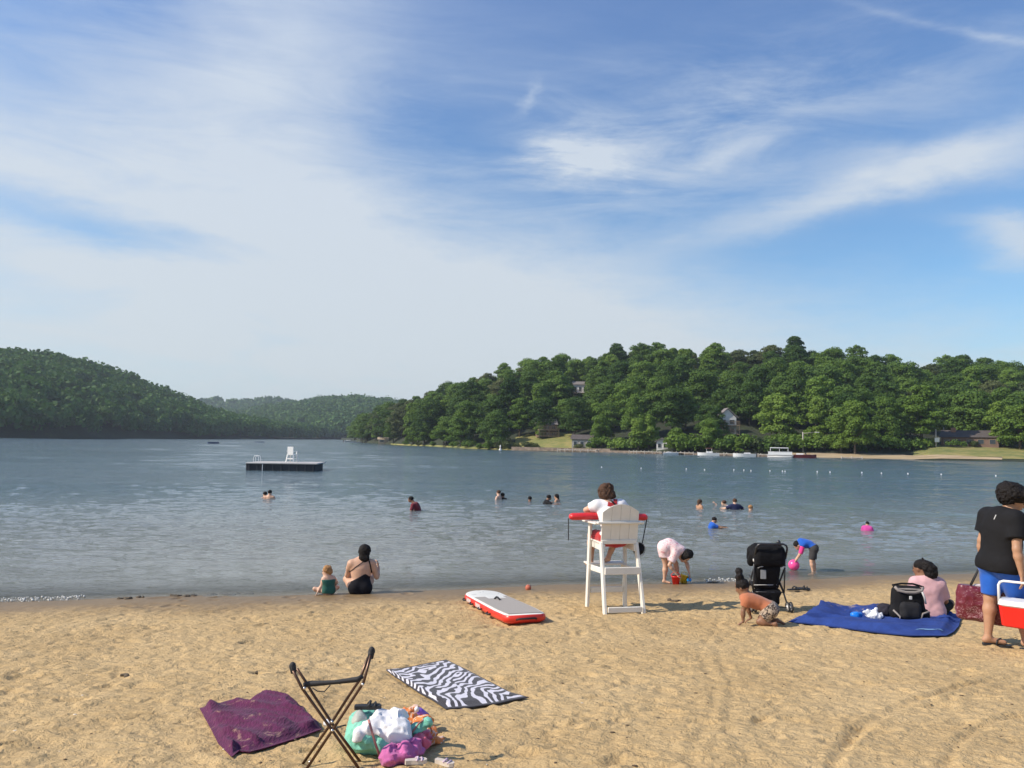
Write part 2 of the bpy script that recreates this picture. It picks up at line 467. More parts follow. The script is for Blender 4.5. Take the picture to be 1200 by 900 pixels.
def wave_h(x, y):
    w = y - yw(x)
    a = np.clip(w / 5, .22, 1)
    pa = .55 + .9 * fbm(x * .018, y * .07, 3)
    sp = np.maximum(.05, y * y / (CAMZ * FPX) * .36); b1 = np.clip(1.9 - sp * 9, 0, 1); b2 = np.clip(1.9 - sp * 4.5, 0, 1)
    h = b1 * .034 * (fbm(x * 1.5 + y * .1, y * 3.4, 2) - .5) + b2 * .036 * (fbm(x * .75 - y * .05 + 40, y * 1.8, 2) - .5) + .010 * (fbm(x * .2 + 9, y * .5, 2) - .5) + .018 * (fbm(x * 1.6, y * 3.4 + 7, 2) - .5)
    far = np.clip((y - 30) / 60, 0, 1)
    h = h + far * .20 * (fbm(x * .14, y * .34 + 3, 3) - .5) + far * np.clip((y - 90) / 150, 0, 1) * .5 * (fbm(x * .03, y * .055 + 3, 2) - .5)
    dl = y - (x * slp + (q0.y - q0.x * slp)) + 9 * (fbm(x * .10, y * .25, 3) - .5)
    st = np.clip(1 - (np.abs(dl) / 4.5) ** 2, 0, 1) * np.clip((x + 1.5) / 6, 0, 1)
    return h * (1 - .6 * st) * 1.45 * a * pa * np.clip((700 - y) / 300, 0, 1)
WZ = wave_h(WX, WY)
idx = np.arange(WX.size).reshape(WX.shape)
ff = np.stack([idx[:-1, :-1], idx[:-1, 1:], idx[1:, 1:], idx[1:, :-1]], -1).reshape(-1, 4)
water = tag(mesh_obj('lake_water', np.stack([WX, WY, WZ], -1).reshape(-1, 3), ff, mw, smooth=True), kind='structure')

# ================================================================== far banks
mg, nt, b = new_mat('hillside_ground')
p = nt.pos(); X, Y, Z = nt.sep(p)
n = nt.noise(p, .09, 4, .6); n2 = nt.noise(p, .9, 4, .6)
nt.put(b.inputs['Base Color'], nt.mix(nt.sstep(n2, .35, .65), nt.ramp(n, [(.35, (.016, .028, .009)), (.65, (.034, .052, .016))]), (.022, .022, .012)))
b.inputs['Roughness'].default_value = .95
mlawn, nt, b = new_mat('lawn')
p = nt.pos(); n = nt.noise(p, .22, 5, .65); n2 = nt.noise(nt.mapping(p, (.4, 1, 1)), 1.6, 4, .7)
nt.put(b.inputs['Base Color'], nt.ramp(n * .6 + n2 * .4, [(.36, (.10, .14, .035)), (.5, (.21, .21, .06)), (.62, (.34, .27, .10))]))
b.inputs['Roughness'].default_value = .95
nt.put(b.inputs['Normal'], nt.bump(n2, .8, .3))
mfs, nt, b = new_mat('far_sand')
p = nt.pos(); n = nt.noise(nt.mapping(p, (.3, 1, 1)), .6, 5, .65)
nt.put(b.inputs['Base Color'], nt.ramp(n, [(.3, (.30, .22, .12)), (.7, (.50, .38, .23))])); b.inputs['Roughness'].default_value = .95

def lerpt(tab, x):
    return float(np.interp(x, [a for a, _ in tab], [b_ for _, b_ in tab]))
def bank_dir(px):
    d = ray(px, hor(px)); v = Vector((d.x, d.y, 0)); return v.normalized()
SHORE_R = [(400, 700), (418, 420), (425, 350), (470, 268), (540, 208), (600, 190), (700, 177), (800, 160), (900, 149), (1000, 143), (1200, 136), (1450, 125), (2200, 118)]
SKY_R = [(400, 505), (420, 498), (437, 484), (450, 476), (480, 464), (500, 458), (520, 447), (560, 441), (585, 429), (600, 425), (620, 415), (640, 412), (680, 415), (700, 408), (740, 401), (800, 401), (850, 405), (880, 408), (900, 399), (925, 394), (950, 402), (1000, 411), (1060, 420), (1085, 425), (1110, 420), (1150, 418), (1200, 421), (1500, 415), (2200, 440)]
BACK_R = [(400, 30), (450, 45), (520, 75), (700, 95), (900, 95), (1200, 100), (2200, 100)]
TREE_H = 11.5
def right_pt(px, v):
    """terrain point of the right-hand hill: px along the bank, v from 0 (water) to 1 (ridge)"""
    ds = lerpt(SHORE_R, px) ; back = lerpt(BACK_R, px); dr = ds + back
    hz = (hor(px) - lerpt(SKY_R, px)) / FPX * dr + CAMZ - TREE_H
    hz = max(hz, 1.0)
    u = bank_dir(px); u = u / u.y; dist = ds + back * v
    vv_ = min(max(v, 0), 1.0)
    prof = vv_ ** 1.15
    if px > 560: prof = (max(vv_ - .10, 0) / .9) ** 1.1 if px > 880 else (max(vv_ - .03, 0) / .97) ** 1.1
    z = .7 * min(1, vv_ * 14) + hz * prof
    if px > 1070:
        w_ = min(1, (px - 1070) / 30); s_ = min(max(v / .2, 0), 1); zl = .25 + 2.35 * s_ ** .9
        if v < .2: z = z * (1 - w_) + zl * w_
        else: z = z * (1 - w_) + (2.6 + max(0, z - 2.6) * ((v - .2) / .8) ** .5) * w_ if z > 2.6 else z * (1 - w_) + 2.6 * w_
    if v > 1: z -= (v - 1) * hz * .8
    if v < 0: z = v * 12
    return Vector((u.x * dist, u.y * dist, z))
def bank_mesh(name, fn, pxs, vs, mat_):
    g_ = [[fn(px, v) for px in pxs] for v in vs]
    V_ = [p_ for r_ in g_ for p_ in r_]; n_ = len(pxs)
    F_ = [(j * n_ + i, j * n_ + i + 1, (j + 1) * n_ + i + 1, (j + 1) * n_ + i) for j in range(len(vs) - 1) for i in range(n_ - 1)]
    return tag(mesh_obj(name, V_, F_, mat_, smooth=True), kind='structure')
pxr = list(range(400, 1300, 12)) + list(range(1300, 2200, 60))
bank_mesh('hillside', right_pt, pxr, [-.1, 0, .02, .05, .1, .16, .25, .35, .45, .55, .65, .75, .85, .93, 1, 1.15, 1.4], mg)

SHORE_L = [(-700, 230), (-200, 270), (0, 310), (100, 370), (200, 450), (300, 560), (400, 760), (460, 900)]
SKY_L = [(-700, 385), (-300, 395), (-100, 402), (0, 409), (50, 412), (100, 423), (150, 439), (200, 460), (230, 474), (260, 483), (300, 492), (340, 502), (370, 510), (460, 512)]
BACK_L = [(-700, 160), (0, 170), (200, 150), (300, 110), (400, 60), (460, 20)]
def gen_pt(SH, SK, BK, th, pw=.8):
    def fn(px, v):
        ds = lerpt(SH, px); back = lerpt(BK, px)
        hz = max((hor(px) - lerpt(SK, px)) / FPX * (ds + back) + CAMZ - th, .5)
        u = bank_dir(px); u = u / u.y; c = min(max(v, 0), 1)
        z = hz * c ** pw + .4 * min(1, c * 10)
        if v > 1: z -= (v - 1) * hz
        if v < 0: z = v * 20
        d = ds + back * v
        return Vector((u.x * d, u.y * d, z))
    return fn
left_pt = gen_pt(SHORE_L, SKY_L, BACK_L, 12)
SHORE_M = [(150, 900), (300, 820), (400, 760), (430, 740), (600, 700)]
SKY_M = [(150, 484), (230, 484), (280, 484), (300, 480), (335, 474), (370, 468.5), (400, 467), (430, 468.5), (450, 470), (500, 478), (600, 490)]
BACK_M = [(150, 300), (600, 300)]
mid_pt = gen_pt(SHORE_M, SKY_M, BACK_M, 10, .9)
SHORE_F = [(150, 1250), (600, 1250)]
SKY_F = [(150, 478), (200, 474), (245, 473), (290, 471), (320, 472.5), (345, 475), (380, 480), (600, 490)]
far_pt = gen_pt(SHORE_F, SKY_F, [(150, 250), (600, 250)], 8, .9)
VS = [-.05, 0, .05, .15, .3, .45, .6, .75, .9, 1, 1.2, 1.5]
bank_mesh('west_hill', left_pt, list(range(-700, 461, 20)), VS, mg)
bank_mesh('north_hill', mid_pt, list(range(150, 601, 15)), VS, mg)
bank_mesh('distant_ridge', far_pt, list(range(150, 601, 30)), VS, mg)

# ---- foliage material: colour differs from tree to tree
def leaf_mat(name, dark, light, objvar=True, sc=.25):
    m_, nt, b = new_mat(name)
    p = nt.pos(); n = nt.noise(p, sc, 4, .6); f = n
    if objvar:
        oi = nt.node('ShaderNodeObjectInfo'); f = n * .38 + E(nt, oi.outputs['Random']) * .62
    else:
        f = n * .6 + nt.noise(p, .06, 3, .6) * .4
    c = nt.ramp(f, [(.22, dark), (.55, [(a + b2) / 2 for a, b2 in zip(dark, light)]), (.80, light)])
    nt.put(b.inputs['Base Color'], c); b.inputs['Roughness'].default_value = .7; b.inputs['Specular IOR Level'].default_value = .25
    tr = nt.node('ShaderNodeBsdfTranslucent'); nt.put(tr.inputs['Color'], c)
    mx = nt.node('ShaderNodeMixShader'); mx.inputs[0].default_value = .30
    out = m_.node_tree.nodes['Material Output']
    nt.l.new(b.outputs[0], mx.inputs[1]); nt.l.new(tr.outputs[0], mx.inputs[2]); nt.l.new(mx.outputs[0], out.inputs[0])
    return m_
M_leaf = leaf_mat('broadleaf_foliage', (.048, .100, .018), (.150, .245, .040))
M_leafy = leaf_mat('pale_foliage', (.095, .170, .024), (.185, .28, .045))
M_olive = leaf_mat('olive_foliage', (.062, .092, .030), (.125, .145, .050))
M_forest = leaf_mat('forest_foliage', (.030, .086, .022), (.115, .215, .040), False, .09)
M_bark = mat('tree_bark', (.12, .095, .07), .9, .3, 2)

def leaf_cloud(lobes, n, size, rng, flat=.8):
    """leaf sized quads spread over and through ellipsoid lobes; lobes = (centre, radii)"""
    w = np.array([r_[0] * r_[1] + r_[2] * r_[0] for _, r_ in lobes]); w = w / w.sum()
    k = rng.choice(len(lobes), n, p=w)
    C_ = np.array([tuple(c) for c, _ in lobes])[k]; R_ = np.array([tuple(r_) for _, r_ in lobes])[k]
    d = rng.normal(size=(n, 3)); d /= np.linalg.norm(d, axis=1)[:, None]
    d[:, 2] = np.where(d[:, 2] < -.35, -d[:, 2] * .6, d[:, 2])
    rad = 1.06 - np.abs(rng.normal(0, .22, (n, 1)))
    pos = C_ + d * R_ * rad
    nrm = d / R_; nrm /= np.linalg.norm(nrm, axis=1)[:, None]
    nrm = nrm + rng.normal(0, .55, (n, 3)); nrm /= np.linalg.norm(nrm, axis=1)[:, None]
    t = np.cross(nrm, rng.normal(size=(n, 3))); t /= np.linalg.norm(t, axis=1)[:, None]
    b_ = np.cross(nrm, t)
    s = size * rng.uniform(.55, 1.25, (n, 1)); a = s * .5; bb = s * .5 * rng.uniform(.6, 1, (n, 1))
    V_ = np.stack([pos - t * a - b_ * bb * .6, pos + t * a * .7 - b_ * bb, pos + t * a + b_ * bb * .7, pos - t * a * .6 + b_ * bb], 1).reshape(-1, 3)
    F_ = np.arange(n * 4).reshape(n, 4)
    return V_, F_
def tree_proto(i, H, W, shape, leafmat, n=9500, lsz=.38):
    rng = np.random.default_rng(100 + i); r_ = random.Random(50 + i)
    lobes = []
    nl = 38 if shape != 'tall' else 28
    for k in range(nl):
        t = (k + .5) / nl
        z = H * (.20 + .72 * t + r_.uniform(-.04, .04))
        prof = math.sin(math.pi * min(.98, .22 + .74 * t)) ** .7
        if shape == 'tall': prof *= .8
        rr = W / 2 * prof * r_.uniform(.3, .88); a = k * 2.4 + r_.uniform(-.5, .5)
        if k == nl - 1: rr *= .2
        s = W * r_.uniform(.085, .21)
        lobes.append((Vector((math.cos(a) * rr, math.sin(a) * rr, z)), (s, s, s * r_.uniform(.62, .85))))
    lobes.append((Vector((0, 0, H * .55)), (W * .26, W * .26, H * .26)))
    V_, F_ = leaf_cloud(lobes, n, lsz, rng)
    crown = mesh_obj('crown', V_, F_, leafmat)
    tb = MB()
    lean = Vector((r_.uniform(-.4, .4), r_.uniform(-.4, .4), 0))
    tb.tube([(0, 0, -.5), lean * .2 + Vector((0, 0, H * .2)), lean * .6 + Vector((0, 0, H * .5)), lean + Vector((0, 0, H * .85))], [.26, .21, .15, .05], 7)
    for k in range(6):
        c = lobes[(k * 4 + 2) % nl][0]; z0 = c.z * .62
        tb.tube([lean * (z0 / H) + Vector((0, 0, z0)), (c + Vector((0, 0, z0))) / 2, c], [.12, .08, .03], 5)
    trunk = tb.build('trunk', M_bark)
    return crown, trunk
PROTOS = []
specs = [(12, 10, 'round', M_leaf), (13.5, 9, 'tall', M_leaf), (11.5, 11.5, 'round', M_leaf), (12.5, 9, 'round', M_leaf), (14, 10.5, 'round', M_leaf),
         (11, 9.5, 'round', M_leafy), (12.5, 8, 'tall', M_leafy), (12, 10.5, 'round', M_olive), (8, 7, 'round', M_leafy), (10, 7.5, 'tall', M_olive)]
for i, (H_, W_, sh, lm) in enumerate(specs):
    c_, t_ = tree_proto(i, H_, W_, sh, lm); PROTOS.append([c_, t_, H_, W_, 0])
N_TREES = [0]
TREES = []
def place_tree(k, loc, s, rz, label, group='trees on the wooded bank', name='broadleaf_tree'):
    pr = PROTOS[k]
    root = empty(name, loc, rz, label, 'tree', group); root.scale = (s * random.uniform(.88, 1.22), s * random.uniform(.88, 1.22), s * random.uniform(.88, 1.08))
    for part in pr[:2]:
        if pr[4] == 0: part.parent = root
        else:
            c = part.copy(); link(c, root)
    pr[4] += 1; TREES.append(root)
    return root
# ================================================================== the wooded bank, tree by tree
rt = random.Random(21)
GAPS = [(630, 652, 488, 508), (672, 694, 508, 525), (674, 692, 449, 460), (844, 862, 482, 508), (1110, 1168, 504, 522), (770, 784, 515, 528)]   # openings the houses are seen through
def proj(p_):
    d = p_ - CAM; z = d.dot(FWD); return 600 + FPX * d.dot(RIGHT) / z, 450 - FPX * d.dot(UP) / z
def blocks(loc, h, w, dhouse):
    x, y0 = proj(loc); dist = loc.y
    _, y1 = proj(loc + Vector((0, 0, h))); hw = w / 2 * FPX / dist * .55
    for (a, b_, c, d), dh in zip(GAPS, dhouse):
        if dist < dh and x + hw > a and x - hw < b_ and y1 < d - 4 and y0 > c + 2: return True
    return False
GAPD = [196, 184, 250, 176, 160, 170]
KIND = ['dark green broadleaf tree', 'tall green tree', 'wide spreading green tree', 'rounded green tree', 'large dark green tree', 'pale green tree', 'tall pale green tree', 'olive green tree', 'small pale green tree', 'tall olive green tree']
def where(px, v):
    s_ = 'at the far left tip' if px < 470 else 'on the left flank' if px < 600 else 'left of the white hilltop house' if px < 690 else 'between the two white houses' if px < 845 else \
        'right of the tall white house' if px < 930 else 'above the small far sand beach' if px < 1080 else 'around the brown far house' if px < 1200 else 'at the far right end'
    h_ = 'at the water edge' if v < .12 else 'low on the slope' if v < .4 else 'halfway up the slope' if v < .75 else 'on the skyline'
    return h_, s_
rows = [(.05, 0), (.17, 1), (.30, 0), (.44, 1), (.58, 0), (.72, 1), (.86, 0), (1.0, 1), (1.1, 0)]
for v, off in rows:
    px = 424 - 8 * off
    while px < 1262:
        dist = lerpt(SHORE_R, px) + lerpt(BACK_R, px) * v
        step = (8.0 if px > 560 else 8.6) * FPX / dist * rt.uniform(.78, 1.12) * (1.02 if v < .9 else .78)
        jv = v + rt.uniform(-.05, .05); jx = px + rt.uniform(-.2, .2) * step
        px += step
        if jv < .03: jv = .03
        if v < .1 and (600 < jx < 700 or 880 < jx < 1260): continue        # open lawn and far beach
        if v < .2 and 1085 < jx < 1215: continue
        loc = right_pt(jx, jv)
        k = rt.choice([0, 1, 2, 3, 4, 0, 3, 4, 5, 6, 7, 2, 9]) if v > .2 else rt.choice([0, 2, 3, 5, 6, 7, 4])
        s = rt.uniform(.80, 1.12) if v < .8 else rt.uniform(.86, 1.0)
        if v < .1: s *= .78
        ok = False
        for q in (1, .75, .55, .42):
            if not blocks(loc, PROTOS[k][2] * s * q, PROTOS[k][3] * s * q, GAPD): ok = True; s *= q; break
        if not ok: continue
        h_, s_ = where(jx, jv)
        place_tree(k, loc - Vector((0, 0, .4)), s, rt.uniform(0, 6.28), KIND[k] + ' ' + h_ + ', ' + s_)
for px, v, k, s in ((497, .03, 5, .72), (520, .035, 6, .8), (540, .04, 5, .8), (484, .03, 8, .9), (1196, .16, 5, .95), (1002, .07, 5, .95), (760, .06, 8, .9), (633, .16, 8, .55), (1172, .2, 6, .8), (985, .1, 6, .95)):
    h_, s_ = where(px, v)
    place_tree(k, right_pt(px, v) - Vector((0, 0, .3)), s, px, 'bright ' + KIND[k] + ' ' + h_ + ', ' + s_)
for pr in PROTOS:
    if pr[4] == 0:
        for q in pr[:2]: bpy.data.objects.remove(q)
# shrubs by the water
def shrub_proto(i):
    rng = np.random.default_rng(400 + i); r_ = random.Random(i)
    lobes = [(Vector((r_.uniform(-1.6, 1.6), r_.uniform(-.8, .8), r_.uniform(.5, 1.5))), (r_.uniform(.7, 1.2),) * 3) for _ in range(7)]
    V_, F_ = leaf_cloud(lobes, 900, .32, rng)
    c = mesh_obj('foliage', V_, F_, [M_leafy, M_olive, M_leaf][i % 3])
    tb = MB()
    for L, _ in lobes[:4]: tb.tube([(L.x * .3, L.y * .3, -.3), (L.x, L.y, L.z)], [.06, .03], 5)
    return [c, tb.build('stem', M_bark), 0]
SHR = [shrub_proto(i) for i in range(3)]
def shrub(k, loc, s, label):
    root = empty('shrub', loc, rt.uniform(0, 6.28), label, 'shrub', 'shrubs along the far bank'); root.scale = (s * 1.2, s, s)
    for q in SHR[k][:2]:
        if SHR[k][2] == 0: q.parent = root
        else: link(q.copy(), root)
    SHR[k][2] += 1
shr = [(476, 1.5, .7), (492, 1.5, .6), (508, 1.5, .7), (531, 1.5, .8), (548, 1.5, .9), (575, 2, 1.0), (600, 3, .9), (588, 2, .8), (622, 3, .9), (562, 2, .7), (660, 30, 1.4), (672, 35, 1.5), (648, 28, 1.2), (706, 6, 1.1), (722, 4, 1.3), (742, 4, 1.2), (756, 5, 1.1), (798, 4, 1.5), (806, 5, 1.6), (815, 4, 1.4), (822, 6, 1.3), (846, 5, 1.2),
       (858, 6, 1.5), (872, 7, 1.4), (884, 8, 1.6), (898, 9, 1.5), (912, 10, 1.6), (926, 11, 1.7), (938, 12, 1.5), (952, 13, 1.3), (966, 13, 1.5), (982, 13, 1.4), (998, 12, 1.3), (1014, 14, 1.4), (1030, 14, 1.5), (1046, 15, 1.4), (1060, 16, 1.3),
       (1072, 17, 1.2), (1084, 18, 1.0), (1182, 20, 1.6), (1196, 20, 1.8), (1212, 18, 1.8), (1230, 15, 1.6)]
for px, back, s in shr:
    loc = right_pt(px, back / lerpt(BACK_R, px))
    h_, s_ = where(px, .1)
    k = rt.choice([0, 0, 1, 2])
    shrub(k, loc - Vector((0, 0, .3)), s, ['leafy pale green shrub', 'dull olive shrub', 'dark green shrub'][k] + ' on the far bank, ' + s_)

# ================================================================== distant woods as masses
def forest(name, fn, px0, px1, n, crown, rng, label, vmax=1.08, q=230, qs=.24):
    protos = []
    for k in range(4):
        lobes = [(Vector((rng.uniform(-.5, .5), rng.uniform(-.5, .5), rng.uniform(.1, .75))), (rng.uniform(.35, .55),) * 3) for _ in range(7)]
        protos.append(leaf_cloud(lobes, q, qs, rng))
    Vs = []
    for i in range(n):
        px = rng.uniform(px0, px1); v = rng.uniform(0, 1) ** .85 * vmax
        if v > .93 and rng.random() < .2: v = rng.uniform(.95, 1.02)
        p_ = fn(px, v)
        V_, _ = protos[rng.integers(4)]
        a = rng.uniform(0, 6.28); c, s = math.cos(a), math.sin(a); k = crown * rng.uniform(.75, 1.3)
        M_ = np.array([[c, -s, 0], [s, c, 0], [0, 0, 1.1]]) * k
        Vs.append(V_ @ M_.T + np.array([p_.x, p_.y, p_.z + crown * .25]))
    V_ = np.concatenate(Vs); F_ = np.arange(len(V_)).reshape(-1, 4)
    return tag(mesh_obj(name, V_, F_, M_forest), label, 'forest', kind='stuff')
rf = np.random.default_rng(5)
forest('forest', left_pt, -260, 440, 2100, 7.4, rf, 'dense dark green forest covering the steep hill across the lake at left')
forest('forest', mid_pt, 160, 520, 1900, 9.0, rf, 'hazy green forest on the low hill at the far end of the lake', q=130, qs=.32)
forest('forest', far_pt, 150, 420, 500, 12, rf, 'faint blue green forest on the most distant ridge', q=80, qs=.42)
# ================================================================== air
mh = bpy.data.materials.new('haze'); mh.use_nodes = True
t_ = mh.node_tree; t_.nodes.remove(t_.nodes['Principled BSDF'])
pv = t_.nodes.new('ShaderNodeVolumePrincipled'); pv.inputs['Color'].default_value = (.78, .88, 1, 1); pv.inputs['Density'].default_value = HAZE_D = .00022
pv.inputs['Anisotropy'].default_value = .2
t_.links.new(pv.outputs[0], t_.nodes['Material Output'].inputs['Volume'])
hb = MB().box((0, 900, 57), (3600, 2900, 120)).build('haze', mh); tag(hb, 'thin blue haze in the air over the lake', 'haze', kind='stuff')

print('TREES', len(TREES))
# ================================================================== smooth implicit bodies
def _v(a): return np.array(tuple(a), float)
class Body:
    """union of rounded cones and ellipsoids, polygonised to one continuous skin"""
    def __init__(s): s.p = []
    def cone(s, a, b, ra, rb, k=.03, flat=None, cut=None, cut2=None):
        s.p.append(('c', _v(a), _v(b), ra, rb, k, flat, [c for c in (cut, cut2) if c is not None])); return s
    def ell(s, c, r, M=None, k=.03, cut=None, sub=False):
        s.p.append(('e', _v(c), _v(r), np.array(M) if M is not None else np.eye(3), None, k, sub, [cut] if cut is not None else [])); return s
    def dist(s, q, pr):
        if pr[0] == 'c':
            _, a, b, ra, rb, k, flat, cuts = pr
            ba = b - a; L2 = max(ba @ ba, 1e-9)
            t = np.clip(((q - a) @ ba) / L2, 0, 1); w = q - a - t[..., None] * ba
            f = 1
            if flat is not None:
                n, f = _v(flat[0]), flat[1]; n = n / np.linalg.norm(n)
                w = w + ((w @ n) * (1 / f - 1))[..., None] * n
            d = (np.sqrt((w ** 2).sum(-1)) - (ra + (rb - ra) * t)) * min(f, 1)
        else:
            _, c, r, M, _, k, sub, cuts = pr
            w = (q - c) @ M
            l1 = np.sqrt(((w / r) ** 2).sum(-1)); l2 = np.sqrt(((w / r ** 2) ** 2).sum(-1)) + 1e-9
            d = l1 * (l1 - 1) / l2
        for (cp, cn) in cuts:
            n = _v(cn); n = n / np.linalg.norm(n); d = np.maximum(d, (q - _v(cp)) @ n)
        return d
    def bb(s, pr):
        if pr[0] == 'c':
            r = max(pr[3], pr[4]) * (max(1, pr[6][1]) if pr[6] else 1)
            return np.minimum(pr[1], pr[2]) - r, np.maximum(pr[1], pr[2]) + r
        r = pr[2].max(); return pr[1] - r, pr[1] + r
    def mesh(s, h=.012, noise=None, cut=None):
        lo = np.min([s.bb(p_)[0] for p_ in s.p], 0) - .06; hi = np.max([s.bb(p_)[1] for p_ in s.p], 0) + .06
        n = np.ceil((hi - lo) / h).astype(int) + 1
        F = np.full(n, 9.0, np.float32)
        for pr in s.p:
            l, u = s.bb(pr); m_ = .07
            i0 = np.maximum(np.floor((l - m_ - lo) / h).astype(int), 0); i1 = np.minimum(np.ceil((u + m_ - lo) / h).astype(int) + 1, n)
            g_ = np.stack(np.meshgrid(*[lo[a] + h * np.arange(i0[a], i1[a]) for a in range(3)], indexing='ij'), -1)
            d = s.dist(g_, pr); sl_ = tuple(slice(a, b) for a, b in zip(i0, i1)); A = F[sl_]; k = pr[5]
            if pr[0] == 'e' and pr[6]:
                hh = np.clip(.5 - .5 * (A + d) / k, 0, 1); F[sl_] = A * (1 - hh) - d * hh + k * hh * (1 - hh)
            else:
                hh = np.clip(.5 + .5 * (d - A) / k, 0, 1); F[sl_] = d * (1 - hh) + A * hh - k * hh * (1 - hh)
        if noise or cut:
            g_ = np.stack(np.meshgrid(*[lo[a] + h * np.arange(n[a]) for a in range(3)], indexing='ij'), -1)
            if noise:
                for nz in noise:
                    v_ = noise3(g_ + 50, nz[1])
                    F += nz[0] * ((v_ - .5) * 2 if len(nz) < 3 else (np.abs(v_ * 2 - 1) * 2.2 - .8))
            if cut:
                for (cp, cn) in cut:
                    q = _v(cn); q = q / np.linalg.norm(q); F = np.maximum(F, (g_ - _v(cp)) @ q)
        return nets(F, lo, h)
    def build(s, name, mat_, parent=None, h=.012, noise=None, cut=None, extra=None):
        V_, F_ = s.mesh(h, noise, cut)
        if extra is not None:           # thin parts (fingers) joined into the same skin mesh
            V_ = list(map(tuple, V_)); n0 = len(V_); F_ = [tuple(map(int, f)) for f in F_]
            V_ += [tuple(p_) for p_ in extra.v]; F_ += [tuple(i + n0 for i in f) for f in extra.f]
        return mesh_obj(name, V_, F_, mat_, parent, smooth=True)
def nets(F, lo, h):
    S = F < 0
    nx_, ny_, nz_ = F.shape
    cs = [S[i:nx_ - 1 + i, j:ny_ - 1 + j, k:nz_ - 1 + k] for i in (0, 1) for j in (0, 1) for k in (0, 1)]
    cnt = sum(c.astype(np.int8) for c in cs); act = (cnt > 0) & (cnt < 8)
    I = np.argwhere(act); idx = -np.ones(act.shape, np.int64); idx[act] = np.arange(len(I))
    acc = np.zeros((len(I), 3)); num = np.zeros(len(I))
    cor = [(i, j, k) for i in (0, 1) for j in (0, 1) for k in (0, 1)]
    for a in cor:
        for ax in range(3):
            if a[ax]: continue
            b = list(a); b[ax] = 1
            fa = F[I[:, 0] + a[0], I[:, 1] + a[1], I[:, 2] + a[2]]; fb = F[I[:, 0] + b[0], I[:, 1] + b[1], I[:, 2] + b[2]]
            m_ = (fa < 0) != (fb < 0); t = np.where(m_, fa / np.where(m_, fa - fb, 1), 0)
            pt = np.array(a, float)[None].repeat(len(I), 0); pt[:, ax] += t
            acc[m_] += pt[m_]; num[m_] += 1
    V_ = lo + h * (I + acc / np.maximum(num, 1)[:, None])
    Fs = []
    for ax in range(3):
        o = [0, 0, 0]; o[ax] = 1
        A = S[:nx_ - o[0], :ny_ - o[1], :nz_ - o[2]]; B = S[o[0]:, o[1]:, o[2]:]
        E_ = np.argwhere(A != B); u, w = [(1, 2), (2, 0), (0, 1)][ax]
        E_ = E_[(E_[:, u] > 0) & (E_[:, w] > 0)]
        E_ = E_[(E_[:, u] < act.shape[u]) & (E_[:, w] < act.shape[w]) & (E_[:, ax] < act.shape[ax])]
        def c(du, dw):
            q = E_.copy(); q[:, u] -= du; q[:, w] -= dw; return idx[q[:, 0], q[:, 1], q[:, 2]]
        Q = np.stack([c(0, 0), c(1, 0), c(1, 1), c(0, 1)], 1)
        fl = ~A[E_[:, 0], E_[:, 1], E_[:, 2]]
        Q[fl] = Q[fl][:, ::-1]
        Fs.append(Q[(Q >= 0).all(1)])
    return V_, np.concatenate(Fs)

def lerp(a, b, t): return Vector(a) * (1 - t) + Vector(b) * t
def frame(fwd, up):
    f = Vector(fwd).normalized(); u = Vector(up); u = (u - f * u.dot(f)).normalized(); r = f.cross(u)
    return r, f, u          # right, forward, up
LIMB = ('shL', 'elL', 'wrL', 'shR', 'elR', 'wrR', 'hpL', 'knL', 'anL', 'hpR', 'knR', 'anR')
def fingers(mb, wr, el, J, side, sz, curl=.35, tips=None):
    """palm direction from forearm; five fingers of unequal length, slightly curled, thumb off the side"""
    d = (Vector(J.get('hn' + side, Vector(wr) + (Vector(wr) - Vector(el)).normalized() * .09)) - Vector(wr)).normalized()
    pn = Vector(J.get('pn' + side, (1 if side == 'L' else -1, 0, 0)))      # palm normal
    pn = (pn - d * pn.dot(d)).normalized(); sd = d.cross(pn)
    if sd.dot(Vector(J.get('th' + side, (0, 1, 0)))) < 0: sd = -sd           # thumb side
    base = Vector(wr) + d * .085 * sz
    for i, (off, L) in enumerate(((.030, .070), (.010, .078), (-.010, .072), (-.029, .056))):
        b = base + sd * off * sz; c = curl
        p1 = b + (d + pn * c * .5) * L * .4 * sz; p2 = p1 + (d + pn * c * 1.6).normalized() * L * .35 * sz; p3 = p2 + (d + pn * c * 3).normalized() * L * .28 * sz
        mb.tube([b - d * .03 * sz, b, p1, p2, p3], [.0095 * sz, .0095 * sz, .009 * sz, .008 * sz, .006 * sz], 6)
    b = Vector(wr) + d * .03 * sz + sd * .028 * sz
    p1 = b + (sd * .7 + d * .8 + pn * .2) * .032 * sz; p2 = p1 + (sd * .3 + d + pn * .5).normalized() * .030 * sz
    mb.tube([b - sd * .015 * sz, b, p1, p2], [.012 * sz, .012 * sz, .010 * sz, .007 * sz], 6)
